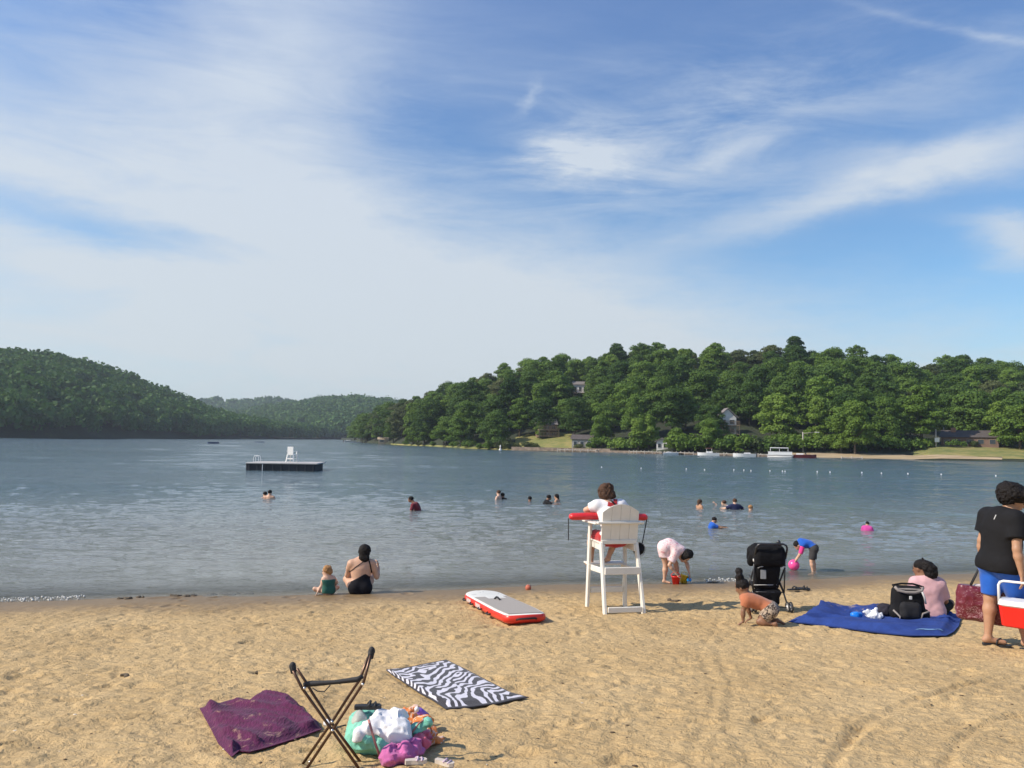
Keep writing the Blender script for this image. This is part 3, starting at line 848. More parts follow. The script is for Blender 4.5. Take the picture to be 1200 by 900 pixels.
def human(J, sc=1.0, fat=1.0, bust=0, female=False, hsc=1.0, belly=0, child=False):
    """continuous body from a dictionary of joints; sc scales the radii"""
    B = Body(); g = lambda k: Vector(J[k]); r = sc * fat
    spine = (g('che') - g('pel')).normalized(); side = (g('shL') - g('shR')).normalized()
    fwd = spine.cross(side).normalized() * (-1); 
    if fwd.dot(Vector(J['fwd'])) < 0: fwd = -fwd
    fl = (fwd, .72)
    B.cone(g('pel'), g('wai'), .140 * r, .122 * r, .05, fl)
    B.cone(g('wai'), g('che'), .122 * r, .150 * r, .05, fl)
    B.cone(g('che'), g('che') + spine * .09 * sc, .150 * r, .115 * r, .06, (fwd, .68))
    B.cone(lerp(g('shL'), g('shR'), .06), lerp(g('shL'), g('shR'), .94), .060 * r, .060 * r, .07)
    B.cone(g('nec') - spine * .04 * sc, g('nec') + (g('hd') - g('nec')) * .6, .062 * sc * (fat ** .5), .050 * sc, .05)
    if belly: B.ell(g('wai') + fwd * .05 * sc, (.13 * r, .11 * r * belly, .14 * r), np.array([side, fwd, spine]).T, .06)
    if bust:
        for t in (.28, .72): B.ell(lerp(g('shL'), g('shR'), t) - spine * .12 * sc + fwd * .09 * sc, (.062 * r, .06 * r, .06 * r), None, .05)
    for s_ in 'LR':
        hp, kn, an = g('hp' + s_), g('kn' + s_), g('an' + s_)
        B.cone(hp, lerp(hp, kn, .45), .098 * r, .080 * r, .06); B.cone(lerp(hp, kn, .45), kn, .080 * r, .054 * r, .03)
        B.cone(kn, lerp(kn, an, .3), .053 * r, .058 * r, .03); B.cone(lerp(kn, an, .3), an, .058 * r, .034 * sc, .03)
        to = g('to' + s_) ; B.cone(an + (an - kn).normalized() * .03 * sc, to, .036 * sc, .026 * sc, .03, None)
        B.cone(an, an + (an - kn).normalized() * .045 * sc - (to - an).normalized() * .03 * sc, .033 * sc, .03 * sc, .02)
        B.ell(hp - fwd * .055 * sc + spine * .0, (.095 * r, .095 * r, .095 * r), None, .06)
        sh, el, wr = g('sh' + s_), g('el' + s_), g('wr' + s_)
        B.cone(sh, lerp(sh, el, .4), .058 * r, .050 * r, .04); B.cone(lerp(sh, el, .4), el, .050 * r, .038 * r, .03)
        B.cone(el, lerp(el, wr, .3), .039 * r, .041 * r, .02); B.cone(lerp(el, wr, .3), wr, .041 * r, .025 * sc, .02)
        d = (Vector(J.get('hn' + s_, wr + (wr - el).normalized() * .09)) - wr).normalized()
        pn = Vector(J.get('pn' + s_, (1 if s_ == 'L' else -1, 0, 0))); pn = (pn - d * pn.dot(d)).normalized()
        B.cone(wr, wr + d * .075 * sc, .025 * sc, .040 * sc, .02, (pn, .5))
    head(B, J, sc * hsc, child)
    return B
def head(B, J, s, child=False):
    r, f, u = frame(J['hdf'], J['hdu']); c = Vector(J['hd']); M = np.array([r, f, u]).T
    B.ell(c + u * .028 * s - f * .010 * s, (.074 * s, .094 * s, .088 * s), M, .02)
    B.ell(c - u * .035 * s + f * .022 * s, (.056 * s, .068 * s, .075 * s), M, .035)
    B.ell(c - u * .088 * s + f * .062 * s, (.024 * s, .020 * s, .018 * s), M, .025)             # chin
    B.cone(c + f * .083 * s + u * .012 * s, c + f * .103 * s - u * .026 * s, .009 * s, .015 * s, .012)   # nose
    for k in (-1, 1):
        B.ell(c + r * k * .031 * s + f * .090 * s + u * .008 * s, (.017 * s, .014 * s, .012 * s), M, .012, None, True)  # eye sockets
        B.ell(c + r * k * .076 * s - f * .004 * s - u * .008 * s, (.011 * s, .020 * s, .032 * s), M, .008)              # ears
    B.ell(c + f * .086 * s - u * .056 * s, (.024 * s, .012 * s, .008 * s), M, .008)              # lips
    B.cone(c - u * .02 * s - f * .03 * s, Vector(J['nec']), .052 * s, .052 * s, .04)
def face_parts(J, s, parent, mlip=None, brow=True):
    r, f, u = frame(J['hdf'], J['hdu']); c = Vector(J['hd']); M = Matrix((r, f, u)).transposed()
    e = MB()
    for k in (-1, 1): e.ball(c + r * k * .031 * s + f * .079 * s + u * .008 * s, .0105 * s, 8)
    e.build('eyes', mat('eye_dark', (.03, .02, .015), .25), parent)
    if brow:
        e = MB()
        for k in (-1, 1): e.tube([c + r * k * .016 * s + f * .094 * s + u * .028 * s, c + r * k * .034 * s + f * .090 * s + u * .034 * s, c + r * k * .052 * s + f * .076 * s + u * .027 * s], [.003 * s, .004 * s, .002 * s], 5)
        e.build('eyebrows', mat('brow_hair', (.03, .02, .015), .8), parent)
    e = MB().ball(c + f * .0925 * s - u * .056 * s, (.021 * s, .008 * s, .008 * s), 8, M); e.build('lips', mat('lip', (.42, .17, .13), .5), parent)

def garment(J, parts, infl=.012, sc=1.0, fat=1.0, name='shirt', mt=None, parent=None, h=.012, noise=((.004, 9), (.0025, 22)), cuts=None, belly=0):
    """cloth following the body: parts = dict(torso=(t0, t1) along pelvis-chest, sleeve=t, leg=t)"""
    B = Body(); g = lambda k: Vector(J[k]); r = sc * fat; i = infl
    spine = (g('che') - g('pel')).normalized(); side = (g('shL') - g('shR')).normalized()
    fwd = spine.cross(side).normalized()
    if fwd.dot(Vector(J['fwd'])) < 0: fwd = -fwd
    fl = (fwd, .74)
    if 'torso' in parts:
        t0 = parts['torso']
        hem = g('pel') + (g('wai') - g('pel')) * t0
        lowd = (g('pel') - g('wai')).normalized()
        cutp = (hem, lowd)
        B.cone(g('pel') + lowd * (.05 * sc if t0 < .2 else 0), g('wai'), .143 * r + i, .128 * r + i, .05, fl, cutp)
        B.cone(g('wai'), g('che'), .128 * r + i, .152 * r + i, .05, fl, cutp)
        if belly: B.ell(g('wai') + fwd * .05 * sc, (.13 * r + i, .11 * r * belly + i, .14 * r + i), np.array([side, fwd, spine]).T, .06, cutp)
        B.cone(g('che'), g('che') + spine * .09 * sc, .152 * r + i, .118 * r + i, .06, (fwd, .70))
        B.cone(lerp(g('shL'), g('shR'), .06), lerp(g('shL'), g('shR'), .94), .061 * r + i, .061 * r + i, .07)
        if t0 < .3:
            for s_ in 'LR': B.ell(g('hp' + s_) - fwd * .055 * sc, (.097 * r + i,) * 3, None, .06, cutp)
        nd = (g('hd') - g('nec')).normalized()
    if parts.get('sleeve'):
        t = parts['sleeve']
        for s_ in 'LR':
            sh, el, wr = g('sh' + s_), g('el' + s_), g('wr' + s_)
            e = lerp(sh, el, min(t, 1)); d = (el - sh).normalized()
            B.cone(sh, e + d * .02, .062 * r + i, (.050 * r if t < .99 else .040 * r) + i * (1.4 if t < .99 else .8), .04, None, (e, d) if t < 1 else None)
            if t > 1:
                e2 = lerp(el, wr, t - 1); d2 = (wr - el).normalized(); B.cone(el, e2 + d2 * .02, .042 * r + i * .7, .030 * r + i * .7, .03, None, (e2, d2))
    if 'leg' in parts:
        t = parts['leg']; fl2 = parts.get('flare', 1.2)
        top = g('wai') if parts.get('high') else lerp(g('pel'), g('wai'), .55)
        B.cone(g('pel'), top, .143 * r + i, .132 * r + i, .05, fl, (lerp(g('pel'), g('wai'), .62), spine))
        for s_ in 'LR':
            hp, kn = g('hp' + s_), g('kn' + s_); e = lerp(hp, kn, min(t, 1)); d = (kn - hp).normalized()
            B.cone(hp, e + d * .02, .102 * r + i, (.098 * r * (1 - t * .35)) * fl2 * .92 + i, .05, None, (e, d))
            B.ell(hp - fwd * .055 * sc, (.098 * r + i,) * 3, None, .05)
    if 'loose' in parts:
        hem = g('pel') + (g('wai') - g('pel')) * parts['torso']; B.cone(hem - spine * .02, g('che'), parts['loose'] + i, .150 * r + i, .05, fl, (hem, -spine))
    return B.build(name, mt, parent, h, noise, cuts)
def local(loc, rz):
    """matrix from a figure's own space to the world"""
    return Matrix.Translation(loc) @ Matrix.Rotation(rz, 4, 'Z')
def J_(d, s=1.0):
    o = {}
    for k, v in d.items(): o[k] = Vector(v) * (1 if k in ('fwd', 'hdf', 'hdu', 'pnL', 'pnR', 'thL', 'thR') else s)
    return o
def skin(name, col):
    if name in MATS: return MATS[name]
    m_, nt, b = new_mat(name); c = nt.coord(); n = nt.noise(c, 9, 3, .6)
    nt.put(b.inputs['Base Color'], nt.ramp(n, [(.3, [x * .9 for x in col]), (.7, [min(1, x * 1.08) for x in col])]))
    b.inputs['Roughness'].default_value = .5; b.inputs['Subsurface Weight'].default_value = .08
    b.inputs['Subsurface Radius'].default_value = (.02, .008, .004); b.inputs['Specular IOR Level'].default_value = .35
    MATS[name] = m_; return m_
SK_PALE = skin('skin_pale', (.62, .40, .29)); SK_FAIR = skin('skin_fair', (.58, .35, .24)); SK_TAN = skin('skin_tan', (.42, .235, .145))
SK_BROWN = skin('skin_brown', (.24, .125, .075))
def hairmat(name, col):
    if name in MATS: return MATS[name]
    m_, nt, b = new_mat(name); c = nt.coord(); n = nt.noise(nt.mapping(c, (1, 1, .25)), 90, 3, .7)
    nt.put(b.inputs['Base Color'], nt.ramp(n, [(.3, [x * .5 for x in col]), (.7, [x * 1.5 for x in col])])); b.inputs['Roughness'].default_value = .75; b.inputs['Specular IOR Level'].default_value = .22
    nt.put(b.inputs['Normal'], nt.bump(n, .8, .01)); MATS[name] = m_; return m_
H_BLACK = hairmat('hair_black', (.012, .010, .010)); H_BROWN = hairmat('hair_brown', (.075, .040, .025)); H_GINGER = hairmat('hair_light', (.36, .19, .08))
def strands(mb, pts_dirs, n=5, r=.004):
    for a, d, L, sag in pts_dirs:
        a = Vector(a); d = Vector(d); P_ = [a]
        for k in range(1, n):
            P_.append(a + d * L * k / (n - 1) + Vector((0, 0, -sag)) * (k / (n - 1)) ** 2)
        mb.tube(P_, [r] * (n - 1) + [r * .4], 4)
# ================================================================== people
from mathutils.bvhtree import BVHTree
def bvh(o):
    me = o.data; return BVHTree.FromPolygons([v.co.copy() for v in me.vertices], [tuple(p_.vertices) for p_ in me.polygons])
def hit(tree, o, d, lift=.004):
    r_ = tree.ray_cast(Vector(o), Vector(d).normalized())
    return None if r_[0] is None else r_[0] - Vector(d).normalized() * lift
def strap(trees, pts, d, mt, name, parent, r=.006, n=12, lift=.003):
    P_ = []
    for a, b_ in zip(pts[:-1], pts[1:]):
        for k in range(n):
            q = lerp(a, b_, k / n); hs = [h_ for h_ in (hit(t, q, d, lift) for t in trees) if h_ is not None]
            if hs: P_.append(min(hs, key=lambda z_: (z_ - q).length))
    if len(P_) > 1: return MB().tube(P_, r, 6).build(name, mt, parent)
def decal(tree, poly_fn, us, vs, org, ux, uz, d, mt, name, parent, lift=.004):
    """thin cloth patch that follows the surface below it"""
    V_ = {}; vs_ = []; fs = []
    def vid(i, j):
        if (i, j) not in V_:
            q = Vector(org) + Vector(ux) * us[i] + Vector(uz) * vs[j]; h_ = hit(tree, q, d, lift)
            V_[i, j] = None if h_ is None else len(vs_)
            if h_ is not None: vs_.append(h_)
        return V_[i, j]
    for i in range(len(us) - 1):
        for j in range(len(vs) - 1):
            if poly_fn((us[i] + us[i + 1]) / 2, (vs[j] + vs[j + 1]) / 2):
                q = [vid(i, j), vid(i + 1, j), vid(i + 1, j + 1), vid(i, j + 1)]
                if None not in q: fs.append(q)
    if fs: return mesh_obj(name, vs_, fs, mt, parent, smooth=True)
def cloth(name, col, **k): return mat('cloth_' + name, col, .85, k.pop('var', .10), k.pop('scale', 8), bump=.004, bscale=300, sheen=(.2 if max(col) > .1 else .0), spec=.2, **k)
C_BLACK = cloth('black', (.011, .011, .013)); C_SUIT = cloth('swim_black', (.010, .010, .014))
C_BLUE = cloth('royal_blue', (.015, .10, .46)); C_WHITE = cloth('white', (.78, .76, .78), var=.04); C_RED = cloth('red', (.42, .025, .03))
C_PINK = cloth('soft_pink', (.60, .36, .38)); C_ORANGE = cloth('rust_orange', (.42, .15, .075)); C_GREEN = cloth('dark_green', (.025, .11, .085))
C_GREY = cloth('dark_grey', (.05, .048, .05)); C_HOT = cloth('hot_pink', (.75, .05, .25)); C_MAG = cloth('magenta', (.50, .06, .28))
RUB = mat('black_rubber', (.02, .02, .022), .6)
def patterned(name, base, spot, sc, th):
    m_, nt, b = new_mat(name); c = nt.coord(); n = nt.noise(c, sc, 1, .4, 1.2)
    nt.put(b.inputs['Base Color'], nt.mix(nt.sstep(n, th, th + .04), base, spot)); b.inputs['Roughness'].default_value = .85; return m_
C_LEOP = patterned('leopard_cloth', (.42, .33, .25), (.05, .035, .03), 42, .50)
C_DRESS = patterned('printed_pink_cloth', (.80, .62, .62), (.68, .30, .34), 34, .60)

def person(px, py, J, label, sc=1.0, skinm=SK_FAIR, h=.011, anchor=None, group=None, hands=True, **k):
    loc = anchor if anchor is not None else P(px, py)
    th = 0 if px == 0 and py == 0 else -math.atan2(loc.x, loc.y)
    for q_ in J:
        if q_ not in ('fwd', 'hdf', 'hdu', 'pnL', 'pnR', 'thL', 'thR'): J[q_].x *= math.cos(th)
    root = empty('person', loc, th, label, 'person', group)
    B = human(J, sc, **k)
    fx = MB()
    if hands:
        for s_ in 'LR': fingers(fx, J['wr' + s_], J['el' + s_], J, s_, sc * k.get('hsc', 1) ** .5)
    body = B.build('body', skinm, root, h, extra=fx)
    return root, body

# ---- 1 standing boy with cooler
J = J_(dict(pel=(.03, 0, .90), wai=(.04, 0, 1.06), che=(.05, -.005, 1.22), nec=(.125, .02, 1.42), hd=(.205, .03, 1.535), fwd=(.6, .8, 0),
            hdf=(.85, .22, -.42), hdu=(.35, 0, 1), shL=(-.085, .13, 1.345), shR=(.205, -.12, 1.345), elL=(-.165, .12, 1.08), wrL=(-.175, .14, .86),
            elR=(.205, -.215, 1.05), wrR=(.245, -.21, .80), hnR=(.25, -.21, .72), hpL=(-.045, .06, .86), hpR=(.115, -.06, .86), knL=(-.09, .03, .49), anL=(-.125, -.01, .085),
            toL=(.045, .03, .035), knR=(.20, .06, .48), anR=(.27, -.02, .10), toR=(.42, .05, .035), pnL=(1, 0, 0), pnR=(-1, .2, 0), thR=(.3, 1, 0), thL=(.6, .8, 0)))
boy, body = person(1172, 757, J, 'boy in black shirt and blue shorts carrying the red cooler', 1.0, SK_TAN, .011, fat=1.08, belly=1.0)
sh = garment(J, dict(torso=-.6, sleeve=.66, loose=.185), .028, 1.0, 1.08, 'shirt', C_BLACK, boy, .012, ((.006, 7), (.003, 18)), belly=1.0)
garment(J, dict(leg=.93, flare=1.15), .016, 1.0, 1.08, 'shorts', C_BLUE, boy, .012, ((.006, 7), (.003, 16)))
tb_ = bvh(sh)
strap([tb_], [(-.0, -.6, 1.385), (-.025, -.6, 1.325)], (0, 1, 0), mat('reflective_tape', (.7, .7, .7), .4), 'reflective_tab', boy, .0045, 6)
r_, f_, u_ = frame(J['hdf'], J['hdu']); M_ = np.array([r_, f_, u_]).T
hb_ = Body(); c = J['hd']
hb_.ell(c + u_ * .065 - f_ * .055, (.135, .150, .112), M_, .02); hb_.ell(c - f_ * .085 + u_ * .005, (.115, .085, .098), M_, .04); hb_.ell(c + f_ * .045 + u_ * .10, (.11, .085, .055), M_, .03)
hb_.build('hair', H_BLACK, boy, .0065, ((.008, 24), (.010, 62), (.006, 110)))
face_parts(J, 1.0, boy)
# flip-flops
for s_, a in (('L', (J['anL'], J['toL'])), ('R', (J['anR'], J['toR']))):
    an, to = a; d = Vector((to.x - an.x, to.y - an.y, 0)).normalized(); n_ = Vector((-d.y, d.x, 0)); q = MB(); c0 = Vector((an.x, an.y, 0)) - d * .055
    pl = [c0 + d * (.27 * t) + n_ * w_ for t, w_ in ((0, .02), (.03, .034), (.3, .036), (.65, .048), (.9, .04), (1, .012), (1, -.012), (.9, -.04), (.65, -.046), (.3, -.034), (.03, -.032), (0, -.02))]
    q.prism(pl, (0, 0, -.012), (0, 0, .014))
    t0 = c0 + d * .2 + Vector((0, 0, .01)); top = Vector((to.x, to.y, .068)) - d * .03
    q.tube([c0 + d * .12 + n_ * .045, (c0 + d * .13 + n_ * .03) + Vector((0, 0, .06)), top + Vector((0, 0, .008)), t0], .008, 6); q.tube([c0 + d * .12 - n_ * .045, (c0 + d * .13 - n_ * .03) + Vector((0, 0, .06)), top + Vector((0, 0, .008)), t0], .008, 6)
    q.build('flip_flop', RUB, boy)
BOY = boy.location.copy()

# ---- 2 lifeguard in the chair (the chair itself is built with the props)
CH = Vector(P(720.6, 714)); CHX = Vector((.98, .20, 0)).normalized(); CHF = Vector((-.20, .98, 0)).normalized()
J = J_(dict(pel=(.0, .02, 1.03), wai=(-.03, .10, 1.17), che=(-.06, .17, 1.34), nec=(-.09, .21, 1.53), hd=(-.105, .27, 1.655), fwd=(-.2, .9, -.3), hdf=(-.2, .9, -.35), hdu=(0, .3, 1),
            shL=(-.265, .20, 1.465), shR=(.125, .24, 1.475), elL=(-.40, .27, 1.39), wrL=(-.21, .45, 1.38), elR=(.25, .36, 1.33), wrR=(.06, .52, 1.36), hpL=(-.13, .03, 1.01), hpR=(.09, .05, 1.01),
            knL=(-.30, .44, 1.0), anL=(-.305, .42, .60), toL=(-.36, .57, .56), knR=(.08, .46, .98), anR=(-.05, .38, .68), toR=(-.15, .47, .60), pnL=(0, 0, -1), pnR=(0, 0, -1)))
guard, body = person(0, 0, J, 'lifeguard in white shirt with red cross seated in tall white chair', 1.0, SK_FAIR, .012, anchor=CH, fat=1.02)
sh = garment(J, dict(torso=.0, sleeve=.55), .020, 1.0, 1.02, 'shirt', C_WHITE, guard, .012, ((.007, 8), (.004, 18)))
garment(J, dict(leg=.75, flare=1.15), .014, 1.0, 1.02, 'shorts', C_RED, guard, .013)
tr_ = bvh(sh)
cx_, cz_ = .035, 1.375
cross = lambda u, v: (abs(u) < .033 and abs(v) < .102) or (abs(v) < .033 and abs(u) < .102)
ca, sa = math.cos(R(-14)), math.sin(R(-14))
decal(tr_, cross, np.linspace(-.105, .105, 29), np.linspace(-.105, .105, 29), (.005, -.6, 1.475), (ca, 0, sa), (-sa, 0, ca), (0, 1, 0), C_RED, 'red_cross', guard)
tx = -.045
strap([tr_], [(-.04, -.6, 1.54), (.03, -.6, 1.47), (.085, -.6, 1.40), (.12, -.6, 1.30)], (0, 1, 0), C_BLACK, 'shoulder_strap', guard, .014, 8)
r_, f_, u_ = frame(J['hdf'], J['hdu']); M_ = np.array([r_, f_, u_]).T; c = J['hd']
hb_ = Body(); hb_.ell(c + u_ * .045 - f_ * .015, (.110, .118, .095), M_, .02); hb_.ell(c - f_ * .035 - u_ * .045, (.128, .090, .095), M_, .05)
hb_.build('hair', H_BROWN, guard, .008, ((.016, 20), (.011, 48)), cut=[(c + f_ * .055 - u_ * .02, f_ - u_ * .35)])
face_parts(J, 1.0, guard)

# ---- 3 child in pink bending over buckets
J = J_(dict(pel=(-.175, 0, .70), wai=(-.08, 0, .745), che=(.03, -.01, .67), nec=(.13, -.02, .585), hd=(.215, -.03, .515), fwd=(.4, 0, -.9), hdf=(.35, -.25, -.9), hdu=(.9, 0, .3),
            shL=(.10, .12, .585), shR=(.015, -.13, .565), elL=(.25, .10, .38), wrL=(.29, .06, .21), elR=(-.09, -.17, .375), wrR=(.04, -.15, .215), hpL=(-.15, .09, .64), hpR=(-.20, -.075, .63),
            knL=(.03, .13, .37), anL=(.08, .16, .07), toL=(.19, .14, .025), knR=(-.165, -.05, .345), anR=(-.19, -.05, .065), toR=(-.08, -.08, .025), pnL=(-1, 0, 0), pnR=(1, 0, 0)))
ch3, body = person(790, 684, J, 'child in pale pink dress bending over sand buckets at waterline', .72, SK_FAIR, .012, fat=1.18, hsc=1.2)
garment(J, dict(torso=-.3, sleeve=.7, leg=.42, flare=1.35), .022, .72, 1.18, 'dress', C_DRESS, ch3, .013, ((.008, 8), (.004, 20)))
r_, f_, u_ = frame(J['hdf'], J['hdu']); M_ = np.array([r_, f_, u_]).T; c = J['hd']
hb_ = Body(); hb_.ell(c + u_ * .035 - f_ * .03, (.125, .130, .115), M_, .03); hb_.ell(c + u_ * .12 - f_ * .05, (.055, .055, .055), M_, .03)
hb_.build('hair', H_BLACK, ch3, .009, ((.012, 22), (.008, 45)), cut=[(c + f_ * .045, f_)])
face_parts(J, .86, ch3, brow=False)
CH3 = ch3.location.copy()

# ---- 4 crawling toddler
J = J_(dict(pel=(.125, 0, .205), wai=(.03, 0, .25), che=(-.09, 0, .285), nec=(-.165, 0, .345), hd=(-.205, .0, .43), fwd=(-.3, 0, -.95), hdf=(-.85, .25, -.42), hdu=(-.2, 0, 1),
            shL=(-.15, -.085, .29), shR=(-.15, .085, .29), elL=(-.19, -.10, .165), wrL=(-.19, -.10, .05), hnL=(-.24, -.10, .015), elR=(-.14, .12, .17), wrR=(-.10, .14, .05), hnR=(-.15, .14, .015),
            hpL=(.12, -.06, .175), hpR=(.13, .065, .175), knL=(.0, -.085, .06), anL=(.17, -.09, .05), toL=(.205, -.085, -.01), knR=(.02, .10, .06), anR=(.20, .11, .05), toR=(.29, .11, .02), pnL=(0, 0, -1), pnR=(0, 0, -1)), 1.07)
td, body = person(890, 733, J, 'toddler in orange shirt and leopard print shorts crawling by stroller', .60, SK_BROWN, .009, fat=1.08, hsc=1.40, child=True)
garment(J, dict(torso=.25, sleeve=.55), .012, .60, 1.08, 'shirt', C_ORANGE, td, .009, ((.004, 12), (.002, 30)))
garment(J, dict(leg=.62, flare=1.25), .014, .60, 1.08, 'shorts', C_LEOP, td, .009, ((.004, 12), (.002, 30)))
r_, f_, u_ = frame(J['hdf'], J['hdu']); M_ = np.array([r_, f_, u_]).T; c = J['hd']
hb_ = Body(); hb_.ell(c + u_ * .025 - f_ * .02, (.078, .084, .078), M_, .02); hb_.ell(c + u_ * .115 - f_ * .03, (.056, .056, .05), M_, .015); hb_.ell(c + u_ * .185 - f_ * .05 + r_ * .02, (.046, .046, .046), M_, .025)
hb_.ell(c + u_ * .135 - f_ * .05 - r_ * .03, (.034, .034, .034), M_, .012)
hb_.build('hair', H_BLACK, td, .006, ((.006, 40), (.004, 80)), cut=[(c + f_ * .035 - u_ * .03, f_ - u_ * .45)])
face_parts(J, .78, td)

# ---- 5 girl sitting on the blue blanket
J = J_(dict(pel=(.015, 0, .11), wai=(.01, .01, .25), che=(-.015, .02, .385), nec=(-.05, .03, .535), hd=(-.105, .05, .645), fwd=(-.35, .93, 0), hdf=(-.86, .42, -.18), hdu=(0, 0, 1),
            shL=(-.185, -.005, .455), shR=(.15, .06, .455), elL=(-.23, .20, .29), wrL=(-.13, .38, .22), elR=(.215, .12, .24), wrR=(.13, .32, .16), hpL=(-.075, .04, .11), hpR=(.095, .06, .11),
            knL=(-.30, .33, .17), anL=(-.02, .46, .06), toL=(.09, .48, .05), knR=(.28, .36, .17), anR=(.02, .38, .07), toR=(-.10, .37, .05)))
girl, body = person(1089, 726, J, 'girl in pale pink shirt with black ponytail sitting on blue blanket', .86, SK_BROWN, .010, fat=1.08, hsc=1.1)
garment(J, dict(torso=-.35, sleeve=.85), .018, .86, 1.08, 'shirt', C_PINK, girl, .011, ((.006, 9), (.004, 22)))
garment(J, dict(leg=.9, flare=1.05), .010, .86, 1.08, 'shorts', C_BLACK, girl, .012)
r_, f_, u_ = frame(J['hdf'], J['hdu']); M_ = np.array([r_, f_, u_]).T; c = J['hd']
hb_ = Body(); hb_.ell(c + u_ * .038 - f_ * .022, (.083, .096, .080), M_, .02)
hb_.build('hair', H_BLACK, girl, .007, ((.003, 40),), cut=[(c + f_ * .052 + u_ * .0, f_ - u_ * .75)])
hb_ = Body(); q = c - f_ * .10 + u_ * .05
hb_.ell(q + Vector((.025, -.02, -.045)), (.082, .075, .085), None, .03); hb_.ell(q + Vector((.05, -.025, -.12)), (.066, .06, .075), None, .05); hb_.ell(q + Vector((-.02, -.01, .0)), (.05, .05, .05), None, .04); hb_.ell(q + Vector((.075, -.02, -.07)), (.05, .05, .05), None, .04)
hb_.cone(q + Vector((-.03, 0, .03)), q + Vector((-.05, 0, .075)), .018, .008, .02)
hb_.build('ponytail', H_BLACK, girl, .007, ((.013, 26), (.008, 55)))
face_parts(J, .95, girl)
GIRL = girl.location.copy()

# ---- 6 boy with pink ball, standing in the shallows
A6 = on_z(950, 669)
J = J_(dict(pel=(.06, 0, .50), wai=(-.02, 0, .575), che=(-.13, 0, .585), nec=(-.215, 0, .55), hd=(-.275, -.01, .525), fwd=(-.3, 0, -.95), hdf=(-.5, -.1, -.85), hdu=(-.8, 0, .5),
            shL=(-.16, -.11, .545), shR=(-.16, .11, .545), elL=(-.215, -.13, .37), wrL=(-.30, -.10, .235), elR=(-.20, .12, .38), wrR=(-.30, .07, .25), hpL=(.07, -.065, .46), hpR=(.07, .065, .46),
            knL=(.02, -.09, .22), anL=(.05, -.09, -.02), toL=(-.05, -.10, -.07), knR=(.06, .09, .22), anR=(.10, .09, -.02), toR=(.0, .10, -.07), pnL=(0, 0, -1), pnR=(0, 0, -1)))
b6, body = person(950, 669, J, 'child in blue swim shirt and dark shorts bending in shallow water over pink ball', .66, SK_FAIR, .012, anchor=A6, fat=1.0, hsc=1.22)
garment(J, dict(torso=.2, sleeve=.05), .012, .66, 1.0, 'swim_shirt', C_BLUE, b6, .012)
B_ = Body()
for s_ in 'LR':
    a, e_ = J['sh' + s_], J['el' + s_]; d = (e_ - a).normalized(); B_.cone(a, e_ + d * .03, .052, .045, .02, None, (e_, d))
B_.build('sleeves', C_HOT, b6, .010)
garment(J, dict(leg=.85, flare=1.35), .014, .66, 1.0, 'shorts', C_GREY, b6, .012)
tr_ = bvh(b6.children[-1]); strap([tr_], [(.0, -.8, .44), (-.005, -.8, .26)], (0, 1, 0), C_WHITE, 'side_stripe', b6, .008, 8)
r_, f_, u_ = frame(J['hdf'], J['hdu']); M_ = np.array([r_, f_, u_]).T; c = J['hd']
hb_ = Body(); hb_.ell(c + u_ * .03 - f_ * .02, (.074, .082, .075), M_, .02); hb_.build('hair', H_BLACK, b6, .008, ((.004, 40),), cut=[(c + f_ * .04, f_ - u_ * .3)])
ball = MB().ball((0, 0, 0), .118, 24).build('beach_ball', mat('pink_vinyl', (.85, .08, .30), .25, .03), None, loc=A6 + Matrix.Rotation(b6.rotation_euler.z, 3, 'Z') @ Vector((-.34, -.02, .105)))
tag(ball, 'glossy pink ball touching the water under the bending child\'s hands', 'ball')

# ---- 7 woman sitting at the water's edge
J = J_(dict(pel=(.0, 0, .12), wai=(.0, .02, .27), che=(.01, .04, .42), nec=(.035, .05, .585), hd=(.065, .06, .715), fwd=(0, 1, 0), hdf=(.15, .98, -.15), hdu=(0, 0, 1),
            shL=(-.175, .04, .51), shR=(.20, .03, .51), elL=(-.235, .20, .29), wrL=(-.16, .40, .24), elR=(.285, .06, .27), wrR=(.315, .16, .41), hnR=(.30, .19, .49), hpL=(-.095, .03, .11), hpR=(.095, .03, .11),
            knL=(-.245, .30, .20), anL=(-.12, .55, .03), toL=(-.13, .68, -.02), knR=(.20, .36, .28), anR=(.10, .60, .03), toR=(.10, .72, -.02), pnR=(-1, 0, 0)))
aw = on_z(428, 690.5); aw = Vector((aw.x, float(yw(aw.x)) - .20, .018)); 
wo, body = person(428, 690, J, 'woman in black one-piece swimsuit sitting at the water edge', 1.0, SK_FAIR, .011, fat=1.12, anchor=aw)
B_ = Body(); f_ = Vector((0, 1, 0)); fl = (f_, .75); r = 1.12; i = .007
B_.cone(J['pel'] - Vector((0, 0, .05)), J['wai'], .144 * r + i, .125 * r + i, .05, fl); B_.cone(J['wai'], J['che'], .125 * r + i, .152 * r + i, .05, fl)
for s_ in 'LR': B_.ell(J['hp' + s_] - f_ * .055, (.098 * r + i,) * 3, None, .06)
B_.build('swimsuit', C_SUIT, wo, .010, None, cut=[((.0, 0, .325), (-.6, -.15, 1)), ])
tb_ = bvh(body)
strap([tb_], [(-.20, -.7, .36), (-.10, -.7, .46), (.10, -.7, .60)], (0, 1, 0), C_SUIT, 'strap', wo, .007)
strap([tb_], [(.19, -.7, .36), (.165, -.7, .48), (.13, -.7, .60)], (0, 1, 0), C_SUIT, 'strap', wo, .011)
r_, f_, u_ = frame(J['hdf'], J['hdu']); M_ = np.array([r_, f_, u_]).T; c = J['hd']
hb_ = Body(); hb_.ell(c + u_ * .03 - f_ * .015, (.098, .112, .100), M_, .02); hb_.cone(c - f_ * .04 + u_ * .01, c - f_ * .055 - u_ * .10, .098, .092, .04, (f_, .72))
